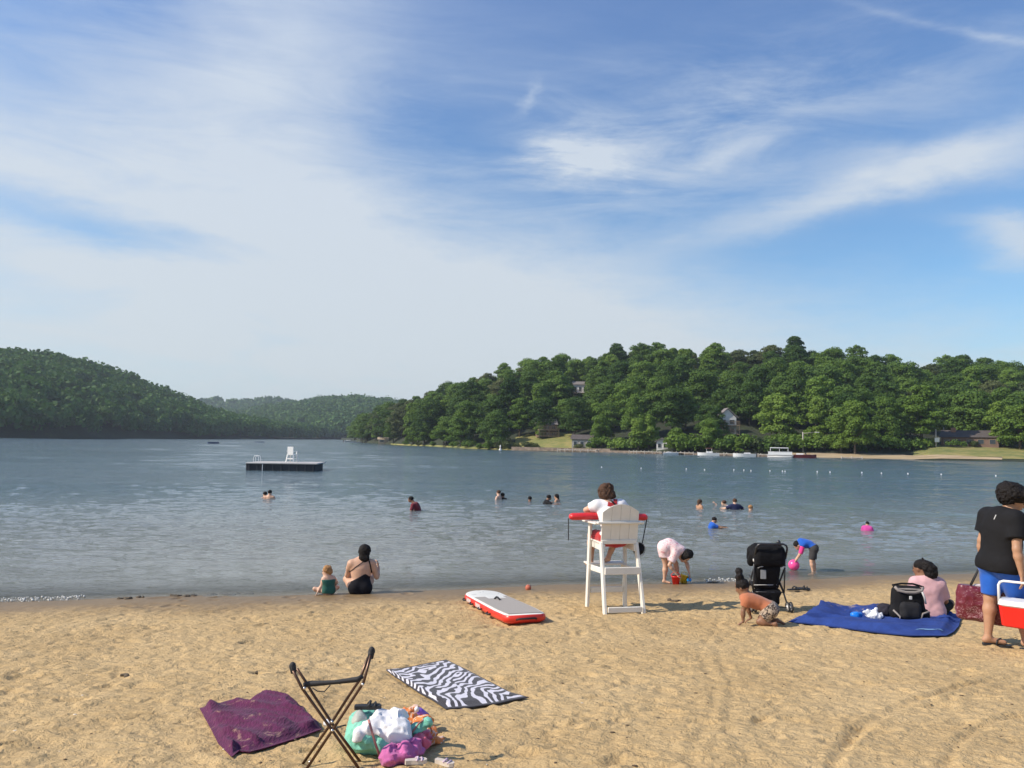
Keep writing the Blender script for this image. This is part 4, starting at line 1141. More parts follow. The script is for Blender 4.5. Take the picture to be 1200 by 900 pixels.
hb_.build('hair', H_BLACK, wo, .008, ((.006, 18), (.004, 60)), cut=[(c + f_ * .05, f_ - u_ * .4)])
face_parts(J, 1.0, wo)

# ---- 8 toddler beside her
J = J_(dict(pel=(.035, 0, .075), wai=(.04, .01, .15), che=(.035, .015, .225), nec=(.02, .02, .315), hd=(-.005, .02, .405), fwd=(-.45, .9, 0), hdf=(-.9, .30, -.22), hdu=(0, 0, 1),
            shL=(-.045, -.005, .27), shR=(.12, .045, .27), elL=(-.085, .0, .165), wrL=(-.145, -.02, .06), elR=(.185, .06, .195), wrR=(.14, .14, .13), hpL=(-.02, .02, .075), hpR=(.09, .03, .075),
            knL=(-.20, .06, .10), anL=(-.12, .16, .04), toL=(-.05, .18, .03), knR=(.20, .13, .10), anR=(.08, .19, .04), toR=(.02, .2, .03)))
at8 = on_z(391, 690.5); at8 = Vector((at8.x, float(yw(at8.x)) - .16, .012))
t8, body = person(391, 690, J, 'small child in green swimsuit sitting beside the woman at the water edge', .52, SK_PALE, .009, fat=1.05, hsc=1.42, child=True, anchor=at8)
garment(J, dict(torso=-.5), .008, .52, 1.05, 'swimsuit', C_GREEN, t8, .008, None, cuts=[((0, 0, .27), (0, 0, 1))])
r_, f_, u_ = frame(J['hdf'], J['hdu']); M_ = np.array([r_, f_, u_]).T; c = J['hd']
hb_ = Body(); hb_.ell(c + u_ * .022 - f_ * .022, (.076, .082, .078), M_, .02); hb_.ell(c - f_ * .07 - u_ * .03, (.05, .035, .045), M_, .03)
hb_.build('hair', H_GINGER, t8, .007, ((.007, 35), (.004, 70)), cut=[(c + f_ * .035, f_ - u_ * .4)])
face_parts(J, .76, t8, brow=False)

# ---- swimmers
def swimmer(px, py, up, ang, label, skinm, hair, top=None, lean=0, arms='down', sc=1.0, long=False):
    """px, py = where the body meets the water; up = metres of head and shoulders above it; ang = heading, 0 away from the camera"""
    loc = on_z(px, py); a = R(ang); f = Vector((-math.sin(a), math.cos(a), 0)); s_ = Vector((-math.cos(a), -math.sin(a), 0))   # s_ = to the figure's left
    H_ = up * 1.0; hd = Vector((0, 0, H_ - .11 * sc)) + f * lean * .5; U = Vector((0, 0, 1))
    nec = hd - U * .13 * sc - f * (.03 + lean * .3); che = nec - U * .17 * sc - f * lean * .3; wai = che - U * .17 * sc - f * lean * .2; pel = wai - U * .16 * sc
    J = dict(pel=pel, wai=wai, che=che, nec=nec, hd=hd, fwd=f, hdf=f - U * .15, hdu=U, shL=nec - U * .07 * sc + s_ * .18 * sc, shR=nec - U * .07 * sc - s_ * .18 * sc)
    for k, sg in (('L', 1), ('R', -1)):
        sh_ = J['sh' + k]
        if arms == 'down': e_ = sh_ + s_ * sg * .10 * sc - U * .24 * sc + f * .04; w_ = e_ + f * .2 * sc - U * .05
        elif arms == 'out': e_ = sh_ + s_ * sg * .20 * sc + f * .10 - U * .10 * sc; w_ = e_ + f * .22 * sc + s_ * sg * .05; w_.z = .02
        else: e_ = sh_ + f * .22 * sc - U * .08 * sc; w_ = e_ + f * .22 * sc; w_.z = .03
        J['el' + k] = e_; J['wr' + k] = w_
        J['hp' + k] = pel + s_ * sg * .09 * sc; J['kn' + k] = J['hp' + k] - U * .35 * sc + f * .12; J['an' + k] = J['kn' + k] - U * .35 * sc - f * .05; J['to' + k] = J['an' + k] + f * .14 * sc - U * .05
        J['pn' + k] = (0, 0, -1)
    root = empty('person', loc, -math.atan2(loc.x, loc.y), label, 'person', 'bathers out in the lake')
    fx = MB()
    for k in 'LR': fingers(fx, J['wr' + k], J['el' + k], J, k, sc)
    human(J, sc).build('body', skinm, root, .019, extra=fx)
    if top: garment(J, dict(torso=.3, sleeve=.8), .014, sc, 1.0, 'swim_shirt', top, root, .021, None)
    r_, f_, u_ = frame(J['hdf'], J['hdu']); M_ = np.array([r_, f_, u_]).T; c = J['hd']
    hb_ = Body(); hb_.ell(c + u_ * .032 * sc - f_ * .022 * sc, (.090 * sc, .105 * sc, .090 * sc), M_, .02)
    if long: hb_.cone(c - f_ * .05 * sc, c - f_ * .07 * sc - u_ * .14 * sc, .075 * sc, .05 * sc, .04)
    hb_.build('hair', hair, root, .016, ((.006, 22),), cut=[(c + f_ * .045 * sc, f_ - u_ * .4)])
    return root
swimmer(310.2, 583, .26, 40, 'dark-haired bather with pale shoulders, left one of the pair below the raft', SK_FAIR, H_BLACK)
swimmer(316.2, 584.2, .37, -20, 'taller bare-backed bather, right one of the pair below the raft', SK_FAIR, H_BLACK)
swimmer(486.5, 597.5, .50, 75, 'bather in dark red and black swim shirt bending left in the water', SK_BROWN, H_BLACK, cloth('maroon', (.16, .02, .03)), .38)
swimmer(584, 585.5, .42, 60, 'bare-chested pale bather facing left beside a dark-haired one', SK_PALE, H_BROWN)
swimmer(589.3, 585.3, .30, -30, 'dark-haired bather close behind the pale bare-chested one', SK_BROWN, H_BLACK, C_BLACK)
swimmer(621, 587.5, .22, 0, 'bather with only a dark head showing, left of the group by the lifeguard', SK_BROWN, H_BLACK, C_BLACK)
swimmer(641, 590.5, .38, -70, 'bather in black top leaning forward, middle of the group by the lifeguard', SK_BROWN, H_BLACK, C_BLACK, .2, 'out')
swimmer(652.5, 588, .34, 70, 'dark-haired bather turned left, nearest to the lifeguard of that group', SK_TAN, H_BLACK, None, .05, 'down', 1.0, True)
swimmer(820.5, 595.5, .36, -60, 'bather with long brown hair standing alone right of the lifeguard', SK_TAN, H_BROWN, None, 0, 'down', .95, True)
swimmer(851.5, 592, .20, 90, 'pale bather floating low in the water left of one in navy', SK_PALE, H_BROWN, C_WHITE, .25, 'fwd')
swimmer(861, 597, .44, 20, 'bather in navy top with bare arms beside the pale floating one', SK_PALE, H_BROWN, cloth('navy', (.02, .025, .07)), 0, 'out')
swimmer(880, 597.8, .20, -50, 'bather with just a reddish head above the water, rightmost of three', SK_FAIR, H_GINGER)
swimmer(835.5, 618.5, .34, -80, 'child in blue swim shirt reaching right across the water', SK_TAN, H_BLACK, C_BLUE, .12, 'fwd', .8)
swimmer(1016.5, 621, .27, -20, 'child in bright pink swim shirt with dark hair, alone at right in the water', SK_TAN, H_BLACK, C_MAG, .05, 'down', .66)
# ================================================================== things on the beach
M_WOOD = mat('white_painted_wood', (.76, .73, .66), .5, .05, 6, bump=.002, bscale=40)
C_TUBE = mat('red_vinyl', (.62, .025, .03), .38, .06, 8)
WEB = mat('black_webbing', (.015, .015, .017), .7)
# ---- lifeguard chair
chair = empty('lifeguard_chair', CH, 0, 'tall white wooden lifeguard chair with the lifeguard in it', 'lifeguard chair')
def cl(x, f, z): return CHX * x + CHF * f + Vector((0, 0, z))
def board(name, a, b_, w, h, up=(0, 0, 1), parent=chair, bev=.006): return MB().beam(a, b_, w, h, up, bev).build(name, M_WOOD, parent)
zs = lambda x, f: float(sand_base(*(CH + cl(x, f, 0)).xy)) - CH.z
for x in (-1, 1):
    board('rear_leg', cl(.285 * x, -.40, zs(.28 * x, -.4) - .03), cl(.262 * x, -.15, .97), .09, .04, CHX)
    board('front_leg', cl(.295 * x, .40, zs(.29 * x, .4) - .03), cl(.270 * x, .34, 1.22), .09, .04, CHX)
    board('seat_rail', cl(.232 * x, -.20, .90), cl(.236 * x, .40, .90), .03, .10)
    board('side_rail', cl(.246 * x, -.27, .585), cl(.252 * x, .42, .54), .03, .08)
    board('armrest', cl(.315 * x, -.19, 1.245), cl(.315 * x, .44, 1.225), .11, .024)
board('rear_rail', cl(-.262, -.318, .60), cl(.262, -.318, .60), .03, .10)
board('bottom_rail', cl(-.25, -.425, .085), cl(.25, -.425, .085), .03, .075)
board('front_rail', cl(-.25, .385, .21), cl(.25, .385, .21), .03, .085)
for k in range(3): board('footrest_slat', cl(-.30, .36 + .095 * k, .59), cl(.30, .36 + .095 * k, .59), .08, .025, (0, 0, 1))
for k in range(5): board('seat_slat', cl(-.275, -.12 + .11 * k, .963), cl(.275, -.12 + .11 * k, .963), .10, .022)
# backrest: four planks with an arched, clipped top
tops = [(-.27, -.1365), (-.1335, -.0015), (.0015, .1335), (.1365, .27)]
def topz(x): return 1.41 + .115 * (1 - (abs(x) / .275) ** 2.0)
for i, (a_, b_) in enumerate(tops):
    n_ = 6; pl = [cl(a_, -.155, .955), cl(b_, -.155, .955)] + [cl(b_ + (a_ - b_) * t / n_, -.155 - .10 * ((topz(b_ + (a_ - b_) * t / n_) - .955) / .55), topz(b_ + (a_ - b_) * t / n_)) for t in range(n_ + 1)]
    MB().prism(pl, -CHF * .012, CHF * .012).build('back_plank', M_WOOD, chair)
board('back_rail', cl(-.345, -.225, 1.262), cl(.345, -.225, 1.262), .07, .032, (0, 0, 1))
board('back_batten', cl(-.265, -.176, .985), cl(.265, -.176, .985), .03, .06, (0, 0, 1))
# ---- rescue tube lying over the arms
rt_ = empty('rescue_tube', CH, 0, 'long red rescue tube lying across the arms of the lifeguard chair', 'rescue tube')
a_, b_ = Vector((-.665, .10, 1.305)), Vector((.525, .34, 1.290))
# flattened foam body
d = (b_ - a_).normalized(); q = MB()
ts = [0, .012, .04, .3, .5, .7, .96, .988, 1]; rs = [.02, .05, .066, .070, .070, .070, .066, .05, .02]
v = []; n_ = 14; y_ = Vector((0, 0, 1)).cross(d).normalized()
for t, r in zip(ts, rs):
    c = lerp(a_, b_, t) + Vector((0, 0, .012 * math.sin(t * math.pi)))
    v += [c + y_ * math.cos(2 * math.pi * k / n_) * r * 1.05 + Vector((0, 0, 1)) * math.sin(2 * math.pi * k / n_) * r * .78 for k in range(n_)]
q.add(v, [(i * n_ + k, i * n_ + (k + 1) % n_, (i + 1) * n_ + (k + 1) % n_, (i + 1) * n_ + k) for i in range(len(ts) - 1) for k in range(n_)] + [tuple(range(n_ - 1, -1, -1)), tuple(range((len(ts) - 1) * n_, len(ts) * n_))], True)
q.build('foam_body', C_TUBE, rt_)
MB().beam(a_ + Vector((-.01, -.02, -.02)), a_ + Vector((-.01, -.03, -.34)), .035, .006, CHX).build('strap', WEB, rt_)
MB().beam(b_ + Vector((-.005, -.02, 0)), b_ + Vector((-.10, -.10, -.42)), .03, .006, CHX).build('strap', WEB, rt_)
# ---- hip pack hanging by the strap
hp_ = empty('hip_pack', CH, 0, 'round black hip pack hanging off the right side of the lifeguard chair', 'bag')
B_ = Body().ell((.372, .16, .845), (.085, .045, .095), None, .02).ell((.36, .12, .83), (.06, .03, .05), None, .02); B_.build('pouch', C_BLACK, hp_, .010, ((.004, 20),))
MB().tube([b_ + Vector((-.10, -.10, -.41)), (.40, .17, .93)], .006, 6).build('strap', WEB, hp_)
q = MB().tube([(.37 + .09 * math.cos(t), .14, .84 + .10 * math.sin(t)) for t in np.linspace(0, 2 * math.pi, 17)], .006, 5); q.build('piping', mat('grey_trim', (.25, .25, .25), .6), hp_)
# ---- rescue board
n0 = P(561, 693.5, .12); t0 = P(617, 720.5, .12)
ax = Vector((t0.x - n0.x, t0.y - n0.y, 0)); L = ax.length; ax.normalize(); sx = Vector((-ax.y, ax.x, 0)); sx = sx if sx.x > 0 else -sx
tl = P(588, 721, .12); tr2 = P(645, 719.5, .12); WB = abs((tr2 - tl).dot(sx)); print('BOARD', L, WB)
tiltb = Vector((0, 0, 1))
bd = empty('rescue_board', (0, 0, 0), 0, 'white and grey inflatable rescue board with red sides lying on the sand', 'paddle board')
def bo(s, w, z):          # s metres from nose, w across (right +), z up
    p_ = n0 + ax * s + sx * w; g_ = float(sand_base(p_.x, p_.y)); return Vector((p_.x, p_.y, g_ + .015 + z + .05 * max(0, .5 - s) ** 1.5))
def halfw(s):
    t = s / L
    if t < .17: return WB * .5 * (1 - (1 - t / .17) ** 2.6) ** .5
    return WB * .5 * (1.0 if t < .8 else 1 - .10 * (t - .8) / .2)
def outline(inset, z, n=30):
    ss = [L * (i / n) ** 1.5 for i in range(n + 1)]; ss[0] = 0
    l = [bo(s + (inset if s == 0 else 0), -max(halfw(s) - inset, 0), z) for s in ss[:-1]]; r = [bo(s, max(halfw(s) - inset, 0), z) for s in ss[1:-1]]
    e = L - inset; c = .06
    end = [bo(e - c, -(halfw(L) - inset), z), bo(e, -(halfw(L) - inset - c), z), bo(e, halfw(L) - inset - c, z), bo(e - c, halfw(L) - inset, z)]
    return l + end + r[::-1]
TH = .115
loops = [outline(.035, 0), outline(.008, .022), outline(0, .055), outline(.004, .085), outline(.016, .104)]
v = [p_ for l in loops for p_ in l]; n_ = len(loops[0])
f = [(i * n_ + k, i * n_ + (k + 1) % n_, (i + 1) * n_ + (k + 1) % n_, (i + 1) * n_ + k) for i in range(len(loops) - 1) for k in range(n_)] + [tuple(range(n_ - 1, -1, -1))]
q = MB().add(v, f, True); q.build('red_side', mat('red_pvc', (.70, .035, .02), .35, .05, 6), bd)
loops = [outline(.0165, .1035), outline(.028, .112), outline(.05, .115)]
v = [p_ for l in loops for p_ in l]
f = [(i * n_ + k, i * n_ + (k + 1) % n_, (i + 1) * n_ + (k + 1) % n_, (i + 1) * n_ + k) for i in range(len(loops) - 1) for k in range(n_)] + [tuple(range((len(loops) - 1) * n_, len(loops) * n_))]
MB().add(v, f, True).build('deck', mat('white_pvc', (.78, .76, .70), .4, .04, 5), bd)
s0 = L * .30; ss = np.linspace(s0, L - .06, 16)
v = [bo(s, -(halfw(s) - .055), .119) for s in ss] + [bo(s, halfw(s) - .055, .119) for s in ss[::-1]]
MB().prism(v, (0, 0, 0), (0, 0, .003)).build('traction_pad', mat('grey_foam', (.34, .31, .28), .85, .06, 60), bd)
q = MB().tube([bo(L * .45 - .09, -.02, .125), bo(L * .45 - .05, 0, .155), bo(L * .45 + .05, 0, .155), bo(L * .45 + .09, .02, .125)], .014, 6); q.build('carry_handle', WEB, bd)
q = MB().tube([bo(L, -.13, .05), bo(L + .028, -.10, .062), bo(L + .03, .10, .062), bo(L, .13, .05)], .013, 6); q.build('tail_handle', WEB, bd)
for s in (.42, .95, 1.55, 2.1):
    if s < L - .2:
        MB().tube([bo(s - .09, -halfw(s), .045), bo(s - .05, -halfw(s) - .03, .035), bo(s + .05, -halfw(s) - .03, .035), bo(s + .09, -halfw(s), .045)], .012, 6).build('grab_handle', WEB, bd)
MARK = mat('board_print', (.10, .10, .10), .5); WM = mat('board_lettering', (.85, .80, .76), .5)
q = MB()
for (s, w, a, b__) in ((.30, .0, .09, .02), (.38, .02, .12, .014), (.50, -.12, .20, .010), (.50, .12, .20, .010), (.44, .16, .05, .02), (.24, .04, .05, .03)):
    v = [bo(s - b__, w - a / 2, .118), bo(s - b__, w + a / 2, .118), bo(s + b__, w + a / 2, .118), bo(s + b__, w - a / 2, .118)]; q.prism(v, (0, 0, 0), (0, 0, .002))
q.build('nose_print', MARK, bd)
def letters(s_, parent):    # blocky white lettering on the red side: a row of strokes
    q = MB(); w0 = lambda s: -halfw(s) - .0045
    for k in range(6):
        s = s_ + k * .055
        for (ds, z0, z1) in ((0, .035, .088), (.032, .035, .088)):
            v = [bo(s + ds, w0(s), z0), bo(s + ds + .012, w0(s), z0), bo(s + ds + .012, w0(s), z1), bo(s + ds, w0(s), z1)]; q.prism(v, sx * 0, sx * -.003)
        zc_ = (.078, .056, .036)[k % 3]; v = [bo(s + .01, w0(s), zc_), bo(s + .034, w0(s), zc_), bo(s + .034, w0(s), zc_ + .011), bo(s + .01, w0(s), zc_ + .011)]; q.prism(v, sx * 0, sx * -.003)
    q.build('side_lettering', WM, parent)
letters(.55, bd); letters(1.22, bd)

# ---- stroller
S = P(900, 716); print('stroller', S)
st = empty('stroller', S, 0, 'black folding baby stroller with hood, seen from behind, beside crawling toddler', 'stroller')
FR = mat('dark_metal_tube', (.06, .06, .065), .35, .1, metal=.6); FB = cloth('stroller_black', (.008, .008, .010)); LG = mat('light_grey_plastic', (.55, .55, .55), .4); TY = mat('tyre_rubber', (.03, .03, .03), .8)
def tube_part(name, pts, r, m_=FR, n=8, parent=st): return MB().tube(pts, r, n).build(name, m_, parent)
X0, X1 = -.215, .222
tube_part('handlebar', [(X0, -.08, .72), (X0, -.17, .90), (X0 + .02, -.19, .945), (X0 + .06, -.195, .965), (X1 - .06, -.195, .965), (X1 - .02, -.19, .945), (X1, -.17, .90), (X1, -.08, .72)], .014)
for x, sg in ((X0, -1), (X1, 1)):
    tube_part('frame_tube', [(x, -.08, .73), (x, -.03, .26)], .010)
    tube_part('rear_leg', [(x - sg * .07, .10, .50), (x, .0, .26), (x + sg * .03, -.10, .075)], .012)
    tube_part('front_leg', [(x, -.05, .60), (x - sg * .01, .28, .22), (x - sg * .02, .50, .09)], .012)
    MB().ball((x, -.09, .725), (.024, .022, .032), 8).build('joint', LG, st)
    tube_part('diagonal_brace', [(x + sg * .04 * (1 if sg < 0 else -2), .02, .50), (x, -.03, .27)], .008)
    for yy in (-.11, .52):
        w = empty('wheel', (0, 0, 0)); w.parent = st
        for dx in ((-.018, .030) if yy < 0 else (0,)):
            xx = x + sg * (.035 if yy < 0 else -.02) + dx
            v = MB(); Mx = Matrix.Rotation(R(90), 3, 'Y')
            rr = .078 if yy < 0 else .07; zz = .078 if yy < 0 else .07 + float(sand_base(S.x, S.y + .52) - S.z)
            v.tube([(xx, yy + rr * .86 * math.cos(t), zz + rr * .86 * math.sin(t)) for t in np.linspace(0, 2 * math.pi, 25)], .0125, 8, False); v.build('tyre', TY, w)
            v = MB().tube([(xx - .012, yy, zz), (xx + .012, yy, zz)], rr * .36, 12)
            for k in range(5): v.beam((xx, yy, zz), (xx, yy + rr * .8 * math.cos(k * 1.257), zz + rr * .8 * math.sin(k * 1.257)), .010, .010, (1, 0, 0))
            v.build('rim', LG, w)
tube_part('rear_axle', [(X0, -.11, .078), (X1, -.11, .078)], .008)
tube_part('crossbar', [(X0, -.03, .27), (X1, -.03, .27)], .009); tube_part('crossbar', [(X0 + .03, .0, .47), (X1 - .10, .0, .47)], .005, LG)
tube_part('crossbar', [(X0, -.05, .37), (X1 - .10, -.02, .37)], .005, LG)
# hood: arched fabric shell from the handle forward
def shell(name, prof, x0, x1, m_, parent, n=10, bul=.03):
    v = []; f = []
    for i in range(n + 1):
        t = i / n; x = x0 + (x1 - x0) * t; b_ = 1 - (2 * t - 1) ** 6
        for (y, z) in prof: v.append(Vector((x, y + bul * .2 * (1 - b_), z - .05 * (1 - b_))))
    k = len(prof)
    f = [(i * k + j, i * k + j + 1, (i + 1) * k + j + 1, (i + 1) * k + j) for i in range(n) for j in range(k - 1)]
    v2 = [p_ + Vector((0, .006, -.008)) for p_ in v]; N = len(v)
    f += [tuple(N + a for a in reversed(q_)) for q_ in f]
    return MB().add(v + v2, f, True).build(name, m_, parent)
sh_ = Body()
for (z_, y_, r_b, hw) in ((.865, -.09, .070, .135), (.80, -.10, .075, .140), (.73, -.09, .075, .140), (.66, -.07, .070, .135), (.86, .06, .085, .130), (.80, .20, .10, .12), (.72, .26, .09, .12)): sh_.cone((-hw - .01, y_, z_), (hw, y_, z_), r_b, r_b, .05)
sh_.cone((-.17, .02, .78), (-.19, .14, .66), .07, .06, .05)
sh_.build('hood', FB, st, .011, ((.004, 14), (.003, 26, 'r')), cut=[((0, .0, .60), (0, -.45, -1))])
bk = Body()
for (z_, y_, r_b, hw) in ((.60, -.04, .06, .12), (.52, -.01, .065, .115), (.44, .02, .065, .11), (.36, .06, .07, .10)): bk.cone((-hw - .015, y_, z_), (hw - .01, y_, z_), r_b, r_b, .05)
bk.cone((-.08, .1, .34), (-.08, .32, .32), .09, .09, .05, ((0, 0, 1), .4)).cone((.07, .1, .34), (.07, .32, .32), .09, .09, .05, ((0, 0, 1), .4))
bk.build('seat', FB, st, .011, ((.006, 12), (.004, 24, 'r')))
bk = Body()
for (z_, y_, r_b, hw) in ((.25, .02, .06, .13), (.19, .04, .06, .11), (.13, .03, .05, .12), (.20, .2, .07, .1)): bk.cone((-hw, y_, z_), (hw, y_, z_), r_b, r_b, .05)
bk.build('basket', FB, st, .011, ((.007, 12), (.005, 22, 'r')))
MB().box((-.10, -.118, .53), (.078, .006, .125), None, .002).build('label_card', mat('grey_label', (.30, .31, .31), .5), st)
for x in (-.17, .15): tube_part('hood_clip', [(x, -.10, .615), (x + .03, -.115, .635), (x + .07, -.11, .638)], .006, LG)
MB().ball((.10, -.175, .985), (.03, .025, .035), 8).box((.085, -.18, .955), (.12, .03, .03), None, .008).build('clip_on_hook', FR, st)

# ---- blankets and towels as draped sheets
BCO = np.empty(len(beach.data.vertices) * 3, np.float32); beach.data.vertices.foreach_get('co', BCO); BCO = BCO.reshape(-1, 3)
def press(poly):
    """flatten the sand under a sheet"""
    pl = np.array(poly); x0, y0 = pl.min(0) - .05; x1, y1_ = pl.max(0) + .05
    sel = np.where((BCO[:, 0] > x0) & (BCO[:, 0] < x1) & (BCO[:, 1] > y0) & (BCO[:, 1] < y1_))[0]
    X_, Y_ = BCO[sel, 0], BCO[sel, 1]; ins = np.zeros(len(sel), bool); j = len(pl) - 1; md = np.full(len(sel), 9.)
    for i in range(len(pl)):
        xi, yi = pl[i]; xj, yj = pl[j]; c = ((yi > Y_) != (yj > Y_)) & (X_ < (xj - xi) * (Y_ - yi) / (yj - yi + 1e-12) + xi); ins ^= c; j = i
        md = np.minimum(md, np.hypot(X_ - xi, Y_ - yi))
    ins |= md < .03
    k = sel[ins]; BCO[k, 2] = np.minimum(BCO[k, 2], sand_base(BCO[k, 0], BCO[k, 1]) - .012)
def sheet(name, sides, mt, label, cat, th=.006, nu=44, nv=44, wr=None, lift=.018, uv=True, edge=.01):
    """sides = four pixel polylines (bottom/left-to-right, right, top, left); Coons patch laid on the sand"""
    def poly(pl):
        pl = [np.array(p_, float) for p_ in pl]; d_ = [0]
        for a, b_ in zip(pl[:-1], pl[1:]): d_.append(d_[-1] + np.linalg.norm(b_ - a))
        return lambda t: np.array([np.interp(t * d_[-1], d_, [p_[0] for p_ in pl]), np.interp(t * d_[-1], d_, [p_[1] for p_ in pl])])
    w = [poly([(P(*q_).x, P(*q_).y) for q_ in s_]) for s_ in sides]
    c0, c1, d0, d1 = w   # c0: v=0 (u 0..1), c1: v=1, d0: u=0 (v 0..1), d1: u=1
    V_ = []; rng = random.Random(len(name))
    for j in range(nv + 1):
        for i in range(nu + 1):
            u, v = i / nu, j / nv
            p_ = (1 - v) * c0(u) + v * c1(u) + (1 - u) * d0(v) + u * d1(v) - ((1 - u) * (1 - v) * c0(0) + u * (1 - v) * c0(1) + (1 - u) * v * c1(0) + u * v * c1(1))
            g_ = float(sand_base(p_[0], p_[1])) + .004
            e_ = min(1, min(u, 1 - u, v, 1 - v) * 14)
            V_.append(Vector((p_[0], p_[1], g_ + (wr(u, v, p_) * (.12 + .88 * e_ * e_) if wr else 0))))
    n1 = nu + 1; F_ = [(j * n1 + i, j * n1 + i + 1, (j + 1) * n1 + i + 1, (j + 1) * n1 + i) for j in range(nv) for i in range(nu)]
    N = len(V_); V2 = [p_ - Vector((0, 0, th)) for p_ in V_]; F2 = [tuple(N + a for a in reversed(q_)) for q_ in F_]
    edge_ = [j * n1 for j in range(nv + 1)], [j * n1 + nu for j in range(nv + 1)], list(range(n1)), [nv * n1 + i for i in range(n1)]
    F3 = [(a, b_, N + b_, N + a) for e in edge_ for a, b_ in zip(e[:-1], e[1:])]
    press([(p_.x, p_.y) for p_ in [V_[i] for i in range(n1)] + [V_[j * n1 + nu] for j in range(nv + 1)] + [V_[nv * n1 + i] for i in range(nu, -1, -1)] + [V_[j * n1] for j in range(nv, -1, -1)]])
    o = mesh_obj(name, V_ + V2, F_ + F2 + F3, mt, smooth=True)
    ul = o.data.uv_layers.new(name='UVMap')
    for l in o.data.loops:
        k = l.vertex_index % N; ul.data[l.index].uv = ((k % n1) / nu, (k // n1) / nv)
    return tag(o, label, cat)
# purple towel
mp, nt, b = new_mat('purple_terry'); c = nt.pos(); n = nt.noise(c, 26, 3, .7); st_ = nt.noise(nt.mapping(c, (1, .25, 1), (0, 0, R(25))), 70, 2, .5)
sand_ = nt.sstep(nt.noise(c, 7, 6, .75, 1), .57, .66)
nt.put(b.inputs['Base Color'], nt.mix(sand_ * .55, nt.ramp(n * .6 + st_ * .4, [(.3, (.050, .005, .032)), (.7, (.125, .013, .075))]), (.40, .26, .18))); b.inputs['Roughness'].default_value = .95; b.inputs['Sheen Weight'].default_value = .06
nt.put(b.inputs['Normal'], nt.bump(st_, .8, .012))
def wr_p(u, v, p_):
    a = p_[0] * .86 - p_[1] * .5; bb = p_[0] * .5 + p_[1] * .86
    r = 1 - abs(2 * float(vnoise(bb * 11 + 3, a * 2.2)) - 1)
    return .012 + .055 * r ** 2 * min(1, 6 * min(u, 1 - u, v, 1 - v) + .25) + .035 * float(fbm(p_[0] * 5, p_[1] * 5, 2)) * (1 if min(u, v, 1 - u, 1 - v) > .02 else .4)
sheet('beach_towel', ([(271.6, 888), (280.5, 880.5), (293, 882), (312.5, 877), (344.5, 867), (376.5, 855.6)], [(234, 830.7), (262, 825), (288, 822), (305, 817.5), (330, 821)],
                [(271.6, 888), (255.6, 871.6), (246.7, 853.8), (239.6, 841.3), (234, 830.7)], [(376.5, 855.6), (371, 845), (358.7, 837), (355, 829), (330, 821)]), mp,
      'crumpled dark purple towel lying on the sand left of the folding stool', 'towel', .006, 90, 60, wr_p)
# zebra towel
mz, nt, b = new_mat('zebra_terry'); uv = nt.coord('UV'); U_, V__, _ = nt.sep(uv)
w1 = nt.noise(uv, 3.2, 2, .5, .3); w2 = nt.noise(nt.mapping(uv, (1, 1, 1), (0, 0, 0), (5, 2, 0)), 2.3, 1, .5)
def ring(cu, cv, fr, wob):
    a_ = (U_ - cu) * .62; b__ = V__ - cv
    return nt.math('SINE', (nt.math('SQRT', a_ * a_ + b__ * b__) * fr + w1 * wob) * 6.283)
z1, z2, z3 = ring(.05, .62, 15.0, 4.2), ring(.9, 1.05, 15.0, 4.4), nt.math('SINE', (V__ * 11.0 + U_ * 4.0 + w1 * 4.6) * 6.283)
rg = nt.sstep(w2 + V__ * .35, .62, .68); rg2 = nt.sstep(w2 - U_ * .30 - V__ * .1, .28, .34)
f_z = (z1 * rg2 + z3 * (1 - rg2)) * (1 - rg) + z2 * rg + (nt.noise(uv, 30, 2) - .5) * .9
stripe = nt.sstep(f_z, -.02, .14)
edge = nt.math('MINIMUM', nt.math('MINIMUM', U_, 1 - U_), nt.math('MINIMUM', V__, 1 - V__))
bord = nt.sstep(edge + (w1 - .5) * .01, .022, .03)
nt.put(b.inputs['Base Color'], nt.mix(stripe * bord, (.022, .018, .024), (.62, .60, .66))); b.inputs['Roughness'].default_value = .92; b.inputs['Sheen Weight'].default_value = .2
nt.put(b.inputs['Normal'], nt.bump(nt.noise(nt.pos(), 90, 2), .5, .01))
def wr_z(u, v, p_): return .010 + .022 * float(fbm(p_[0] * 3.5, p_[1] * 3.5, 2)) + .006 * float(vnoise(p_[0] * 16, p_[1] * 16))
sheet('beach_towel', ([(456, 789), (452, 785.6), (473, 783.5), (500, 778), (523, 773.6)], [(523, 832), (550, 830), (585, 825), (603, 821), (620, 818)],
                [(456, 789), (468, 797), (490, 812), (505, 820), (523, 832)], [(523, 773.6), (548, 786), (575, 800), (598, 812), (620, 818)]), mz,
      'black and white zebra striped towel spread flat on the sand', 'towel', .005, 60, 60, wr_z)
